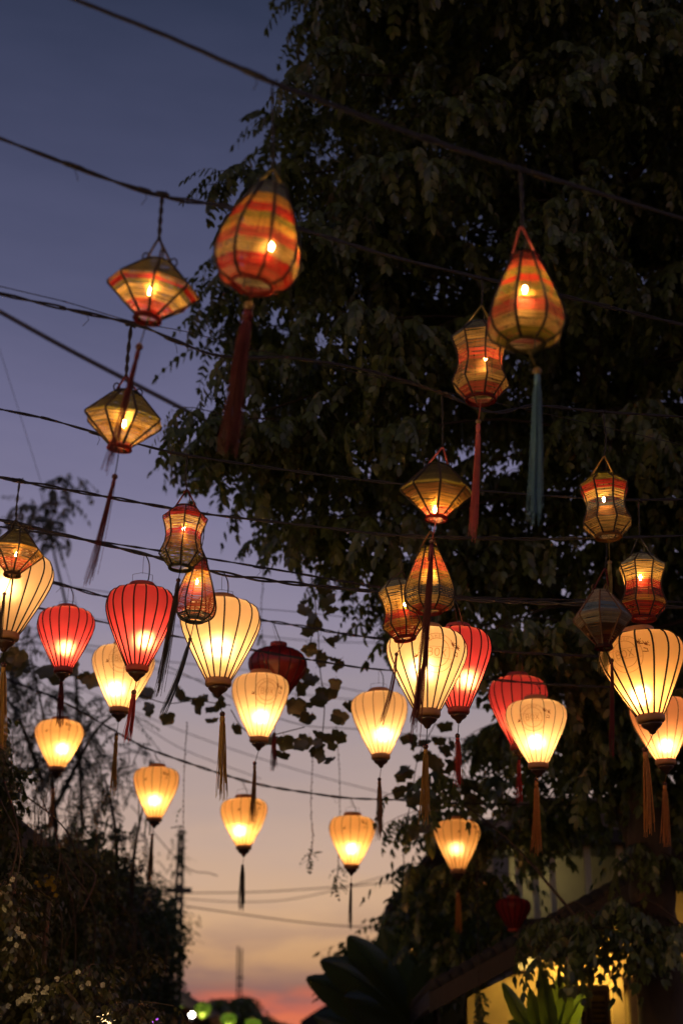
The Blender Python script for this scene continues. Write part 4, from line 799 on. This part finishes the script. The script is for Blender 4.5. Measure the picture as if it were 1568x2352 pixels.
# ------------------------------------------------------------------ right: the lit house
Y = 13.0
house = empty('porch_house', Matrix.Translation(Vector((2.4, Y, 0))), 'ochre house with a lit porch and sloping dark roof at lower right', 'house'); ih = Matrix.Translation((-2.4, -Y, 0))
def op(x, y, yy=Y): return ih @ on_plane(x, y, yy)
def prism(pts, depth, mat, name, parent):
    q = MB(); n = len(pts); dv = Vector((0, depth, 0)); q.add(pts+[p+dv for p in pts], [tuple(range(n)), tuple(range(2*n-1, n-1, -1))]+[(i, i+n, (i+1) % n+n, (i+1) % n) for i in range(n)]); return build(name, q, mat, parent, False)
def gz(p): p = p.copy(); p.z = 0; return p
prism([gz(op(1072, 2352)), op(1072, 2292), op(1252, 2200), gz(op(1252, 2352))][::-1], .18, wall_y, 'wall', house)
prism([op(1253, 2262), op(1253, 2200), op(1700, 1960), op(1700, 2262)][::-1], .16, wall_y, 'gable', house)
prism([gz(op(1440, 2300)), op(1440, 2263), op(1700, 2263), gz(op(1700, 2300))][::-1], .18, wall_y, 'wall', house)
prism([gz(op(1254, 2300, Y+.9)), op(1240, 2180, Y+.9), op(1460, 2180, Y+.9), gz(op(1450, 2300, Y+.9))][::-1], .1, wall_y, 'porch_wall', house)
sw = solid('brown_shutter', (.10, .055, .03), .6, .3, 20)
for x0, x1 in ((1300, 1345), (1349, 1394)):
    a = op(x0, 2275, Y+.85); b_ = op(x1, 2275, Y+.85); q = MB(); z1 = a.z; z0 = z1-1.6
    for xx in (a.x, b_.x-.03): q.box((xx, a.y, z0), (xx+.03, a.y+.04, z1))
    for zz in (z0, z1-.04): q.box((a.x+.031, a.y, zz), (b_.x-.031, a.y+.04, zz+.04))
    sh = build('shutter', q, sw, house, False); q = MB(); q.box((a.x+.031, a.y+.005, z0+.05), (a.x+.032, a.y+.02, z0+.08)); me = None
    sm = MB(); w = b_.x-a.x-.064; sm.add([(0, 0, 0), (w, 0, 0), (w, .03, .022), (0, .03, .022), (0, .006, -.006), (w, .006, -.006), (w, .036, .016), (0, .036, .016)], [(0, 1, 2, 3), (7, 6, 5, 4), (4, 5, 1, 0), (6, 7, 3, 2)]); me = sm.mesh('slat', sw, False)
    for k in range(32): link('slat', me, sh, Matrix.Translation((a.x+.032, a.y+.002, z0+.06+k*.046)))
c = op(1412, 2240, Y-.25); q = MB(); q.box((c.x-.05, c.y-.05, 0), (c.x+.05, c.y+.05, c.z)); q.box((c.x-.075, c.y-.075, c.z+.001), (c.x+.075, c.y+.075, c.z+.07)); build('column', q, wall_y, house, False)
# sloping roof: slab with verge board and rows of tile ends
va, vb = op(985, 2312, Y-.7), op(1720, 1905, Y-.7); up_ = Vector((0, 0, .13))
prism([va, va+up_, vb+up_, vb], 5.5, dark_tile, 'roof', house)
prism([va-Vector((0, .03, .05)), va+up_*.8-Vector((0, .03, 0)), vb+up_*.8-Vector((0, .03, 0)), vb-Vector((0, .03, .05))], .028, plank, 'verge_board', house)
dv = (vb-va); nt = 30; tl = MB(); tl.tube([Vector((0, 0, 0)), Vector((0, 5.4, 0))], .06, 8); tme = tl.mesh('roof_tile', dark_tile)
for k in range(nt): link('roof_tile', tme, house, Matrix.Translation(va + dv*((k+.5)/nt) + up_ + Vector((0, -.02, .01))))
c = op(1206, 2206, Y-.12); q = MB(); q.box((c.x-.075, c.y-.06, c.z-.085), (c.x+.075, c.y+.11, c.z+.085)); bx_ = build('meter_box', q, solid('pale_box', (.55, .50, .38), .6, .1), house, False)
def shade(root, r0, r1, z0, z1):   # half-round metal shield, added to hide the bulb and keep its light on the wall
    q = MB(); n = 14; vs = [(r*math.cos(math.pi*(1+j/n)), r*math.sin(math.pi*(1+j/n)), z) for r, z in ((r0, z0), (r1, z1), (r1-.004, z1), (r0-.004, z0)) for j in range(n+1)]
    q.add(vs, [(i*(n+1)+j, i*(n+1)+j+1, ((i+1) % 4)*(n+1)+j+1, ((i+1) % 4)*(n+1)+j) for i in range(4) for j in range(n)]); build('shield', q, M['wire'], root)
lamp_m = glow('porch_bulb', (1, .66, .18), 480)
lp_ = op(1345, 2196, Y-.45); lw = ih.inverted() @ lp_; root = empty('porch_lamp', Matrix.Translation(lw), 'bare lit porch lamp under the roof, behind leaves', 'lamp')
q = MB(); q.ball((0, 0, 0), .045, 12, 8, 0, 1.2); build('bulb', q, lamp_m, root); q = MB(); q.lathe([(.03, .05), (.05, .06), (.03, .12), (.01, .13)], 14); build('socket', q, M['cord'], root); shade(root, .075, .09, -.08, .09); q = MB(); q.tube([Vector((0, 0, .13)), Vector((0, .2, .35)), Vector((0, .45, .4))], .008, 5); build('bracket', q, M['cord'], root)
# two-storey house behind
Yb = 18.0; bh = empty('balcony_house', Matrix.Translation((3.0, Yb, 0)), 'two-storey house behind the porch with lit balcony posts', 'house'); ib = Matrix.Translation((-3.0, -Yb, 0))
def ob(x, y, yy=Yb): return ib @ on_plane(x, y, yy)
prism([gz(ob(1165, 2300)), ob(1165, 1830), ob(1640, 1830), gz(ob(1640, 2300))][::-1], 4, solid('grey_plaster', (.16, .14, .11), .85, .3, 4), 'wall', bh)
for x in (1122, 1187, 1225, 1264, 1345, 1420):
    a = ob(x, 1940, Yb-.9); b_ = ob(x, 2110, Yb-.9); q = MB(); q.box((a.x-.035, a.y-.035, b_.z), (a.x+.035, a.y+.035, a.z)); build('post', q, solid('pale_post', (.55, .50, .33), .6, .1), bh, False)
a = ob(1110, 2110, Yb-1.0); b_ = ob(1640, 2110, Yb-1.0); q = MB(); q.box((a.x, a.y, a.z-.2), (b_.x, a.y+1.0, a.z)); build('balcony_floor', q, plank, bh, False)
a = ob(1110, 1935, Yb-1.1); q = MB(); q.box((a.x, a.y, a.z), (b_.x, a.y+1.2, a.z+.15)); build('eave', q, dark_tile, bh, False)
lw = on_plane(1228, 1985, Yb-.55); root = empty('balcony_lamp', Matrix.Translation(lw), 'lit lamp on the balcony between pale posts', 'lamp')
q = MB(); q.ball((0, 0, 0), .05, 12, 8); build('bulb', q, glow('balcony_bulb', (1, .82, .35), 110), root); q = MB(); q.lathe([(.03, .05), (.05, .06), (.02, .10)], 12); build('socket', q, M['cord'], root); shade(root, .08, .10, -.09, .08)
# dark roof on the left of it
q = [on_plane(884, 2082, 21), on_plane(980, 1956, 21), on_plane(1060, 1860, 21), on_plane(1150, 1860, 21), on_plane(1150, 2300, 21)]; b5 = on_plane(905, 2300, 21)
rh = empty('gabled_house', Matrix.Translation((2.0, 21, 0)), 'dark house whose steep roof edge cuts the pale sky right of centre', 'house'); ir = Matrix.Translation((-2.0, -21, 0))
prism([ir @ p for p in [on_plane(884, 2082, 20.6), on_plane(1060, 1852, 20.6), on_plane(1066, 1866, 20.6), on_plane(892, 2096, 20.6)]][::-1], 6, dark_tile, 'roof', rh)
prism([ir @ p for p in [gz(on_plane(915, 2300, 21)), on_plane(915, 2078, 21), on_plane(1066, 1880, 21), on_plane(1150, 1880, 21), gz(on_plane(1150, 2300, 21))]][::-1], 5, plank, 'wall', rh)
silk(1178, 2100, 12.6, 40, 70, 'red', 'dim red lantern half hidden by leaves above the porch roof', None, rib='rib_red', bulb=None, cap='cap_red', collar='cap_red', finial=False, group='dim lanterns by the porch house')
silk(1116, 2034, 15, 17, 30, 'peach', 'tiny coral lantern glowing among the leaves by the balcony', None, bulb='bulb_silk_lo', bulbz=.4, ribr=.002, finial=False, group='dim lanterns by the porch house')
silk(938, 2192, 20, 17, 26, 'yellow', 'tiny yellow lantern glowing in the shrubs right of centre', None, bulb='bulb_silk_lo', bulbz=.5, ribr=.002, finial=False, group='dim lanterns by the porch house')

# shrubs in front of that house
wispy('roadside_shrub', 'dark shrub rising behind the big banana leaves', 17.5, [(850, 2180, 70, 40, 60), (930, 2150, 70, 50, 90), (980, 2230, 90, 60, 110), (880, 2260, 90, 60, 120), (830, 2230, 60, 30, 40), (1000, 2330, 110, 60, 120)], 14, 'leaf', SPRIG, stems=[[(920, 2352), (930, 2250), (940, 2150)]], scale=2.0, cat='shrub')
wispy('climbing_shrub', 'leafy climber over the corner of the porch roof', 13.8, [(1000, 2090, 70, 70, 60), (1040, 2180, 60, 50, 50), (960, 2030, 40, 50, 26), (1100, 2100, 60, 60, 40)], 15, 'leaf', BIG, stems=[[(1000, 2300), (1010, 2150), (1000, 2000)]], scale=1.0, cat='shrub')

def banana(label, d, base, tips, mat, wpx):
    b0 = at(*base, d); g0 = Vector((b0.x, b0.y, 0)); root = empty('banana_plant', Matrix.Translation(g0), label, 'plant', 'banana plants'); it = Matrix.Translation(-g0)
    q = MB(); q.tube([Vector((0, 0, 0)), Vector((.02, 0, b0.z*.5)), it @ b0], [.11, .09, .05], 10); build('stem', q, M['leaf_dark'], root)
    for (x, y, bow, sidew) in tips:
        e = at(x, y, d+random.uniform(-.5, .3)); a = b0+Vector((random.uniform(-.06, .06), random.uniform(-.1, .1), random.uniform(-.05, .1))); Lx = (e-a).length
        m_ = a.lerp(e, .5)+Vector((0, 0, bow*Lx)); P_ = [a*(1-t)**2+m_*2*t*(1-t)+e*t*t for t in 1-(1-np.linspace(0, 1, 19))**1.25]; q = MB(); vs = []; w = wpx*d/F
        sd_ = (e-a).cross(Vector((0, -1, .35)) if sidew else Vector((0, 0, 1))).normalized()
        for i, p in enumerate(P_):
            t = 1-(1-i/18)**1.25; ww = w*(max(.02, math.sin(math.pi*min(1, (t-.12)/.88)**.8))**.62 if t > .12 else .06)*(1 if i % 3 else .94); tg = (P_[min(18, i+1)]-P_[max(0, i-1)]).normalized(); nn = tg.cross(sd_).normalized()
            vs += [p-sd_*ww+nn*ww*.35, p-sd_*ww*.5+nn*ww*.10, p, p+sd_*ww*.5+nn*ww*.10, p+sd_*ww+nn*ww*.35]
        q.add([it @ v for v in vs], [(i*5+j, i*5+j+1, (i+1)*5+j+1, (i+1)*5+j) for i in range(18) for j in range(4)])
        lf = build('leaf', q, M[mat], root); q = MB(); q.tube([it @ p for p in P_], [.016*(1-i/19)+.003 for i in range(19)], 5); build('midrib', q, M[mat], lf)
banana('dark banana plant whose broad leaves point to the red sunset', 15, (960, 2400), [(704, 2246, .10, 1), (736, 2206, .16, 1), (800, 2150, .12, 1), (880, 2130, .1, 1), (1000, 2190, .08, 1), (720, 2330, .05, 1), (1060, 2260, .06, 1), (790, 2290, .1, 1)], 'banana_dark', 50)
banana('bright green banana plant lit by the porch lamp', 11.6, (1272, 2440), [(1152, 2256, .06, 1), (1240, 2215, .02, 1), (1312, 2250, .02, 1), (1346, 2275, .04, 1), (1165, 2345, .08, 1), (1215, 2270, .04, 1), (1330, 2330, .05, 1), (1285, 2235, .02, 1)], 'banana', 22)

# ------------------------------------------------------------------ lamps at street level
def wall_lantern(lw, label, strength):
    root = empty('wall_lantern', Matrix.Translation(lw), label, 'lamp', 'wall lanterns along the street')
    q = MB(); q.lathe([(.05, -.12), (.075, .0), (.085, .07)], 6); build('glass', q, glow('amber_glass', (1, .66, .28), strength), root, False)
    for k in range(6):
        a = k*math.pi/3; q = MB(); q.tube([Vector((.052*math.cos(a), .052*math.sin(a), -.125)), Vector((.088*math.cos(a), .088*math.sin(a), .075))], .007, 4); build('bar', q, M['cord'], root, False)
    q = MB(); q.lathe([(.10, .075), (.07, .11), (.02, .15), (.01, .20)], 6); build('hood', q, M['cord'], root, False)
    q = MB(); q.tube([Vector((0, 0, .20)), Vector((-.12, 0, .24)), Vector((-.26, 0, .12))], .01, 6); build('bracket', q, M['cord'], root)
wall_lantern(at(246, 2348, 11), 'glowing yellow wall lantern in a dark frame at the bottom left', 5)
for k, yy in enumerate((-1.5, 1.5, 4.5)):  # unseen fill lamps, added to brighten the tree and tassels
    wall_lantern(Vector((-2.58, yy, 2.35)), ['wall lantern on the left house behind the viewer', 'wall lantern on the left house beside the viewer', 'wall lantern on the left house just ahead of the viewer, out of frame'][k], 270)
lw = at(441, 2331, 27); root = empty('street_bulb', Matrix.Translation(lw), 'bare white bulb glowing beside the far green lanterns', 'lamp')
q = MB(); q.ball((0, 0, 0), .05, 12, 8); build('bulb', q, glow('white_bulb', (1, .93, .78), 30), root); q = MB(); q.lathe([(.03, -.08), (.035, -.10), (.02, -.16)], 10); build('socket', q, M['wire'], root)
lw = at(355, 2345, 12); root = empty('purple_lamp', Matrix.Translation(lw), 'small purple lamp at the bottom edge among flowers', 'lamp')
q = MB(); q.ball((0, 0, 0), .03, 10, 8); build('bulb', q, glow('purple_bulb', (.6, .12, 1), 2.5), root); q = MB(); q.lathe([(.02, -.03), (.025, -.045), (.015, -.08)], 10); build('socket', q, M['cord'], root)
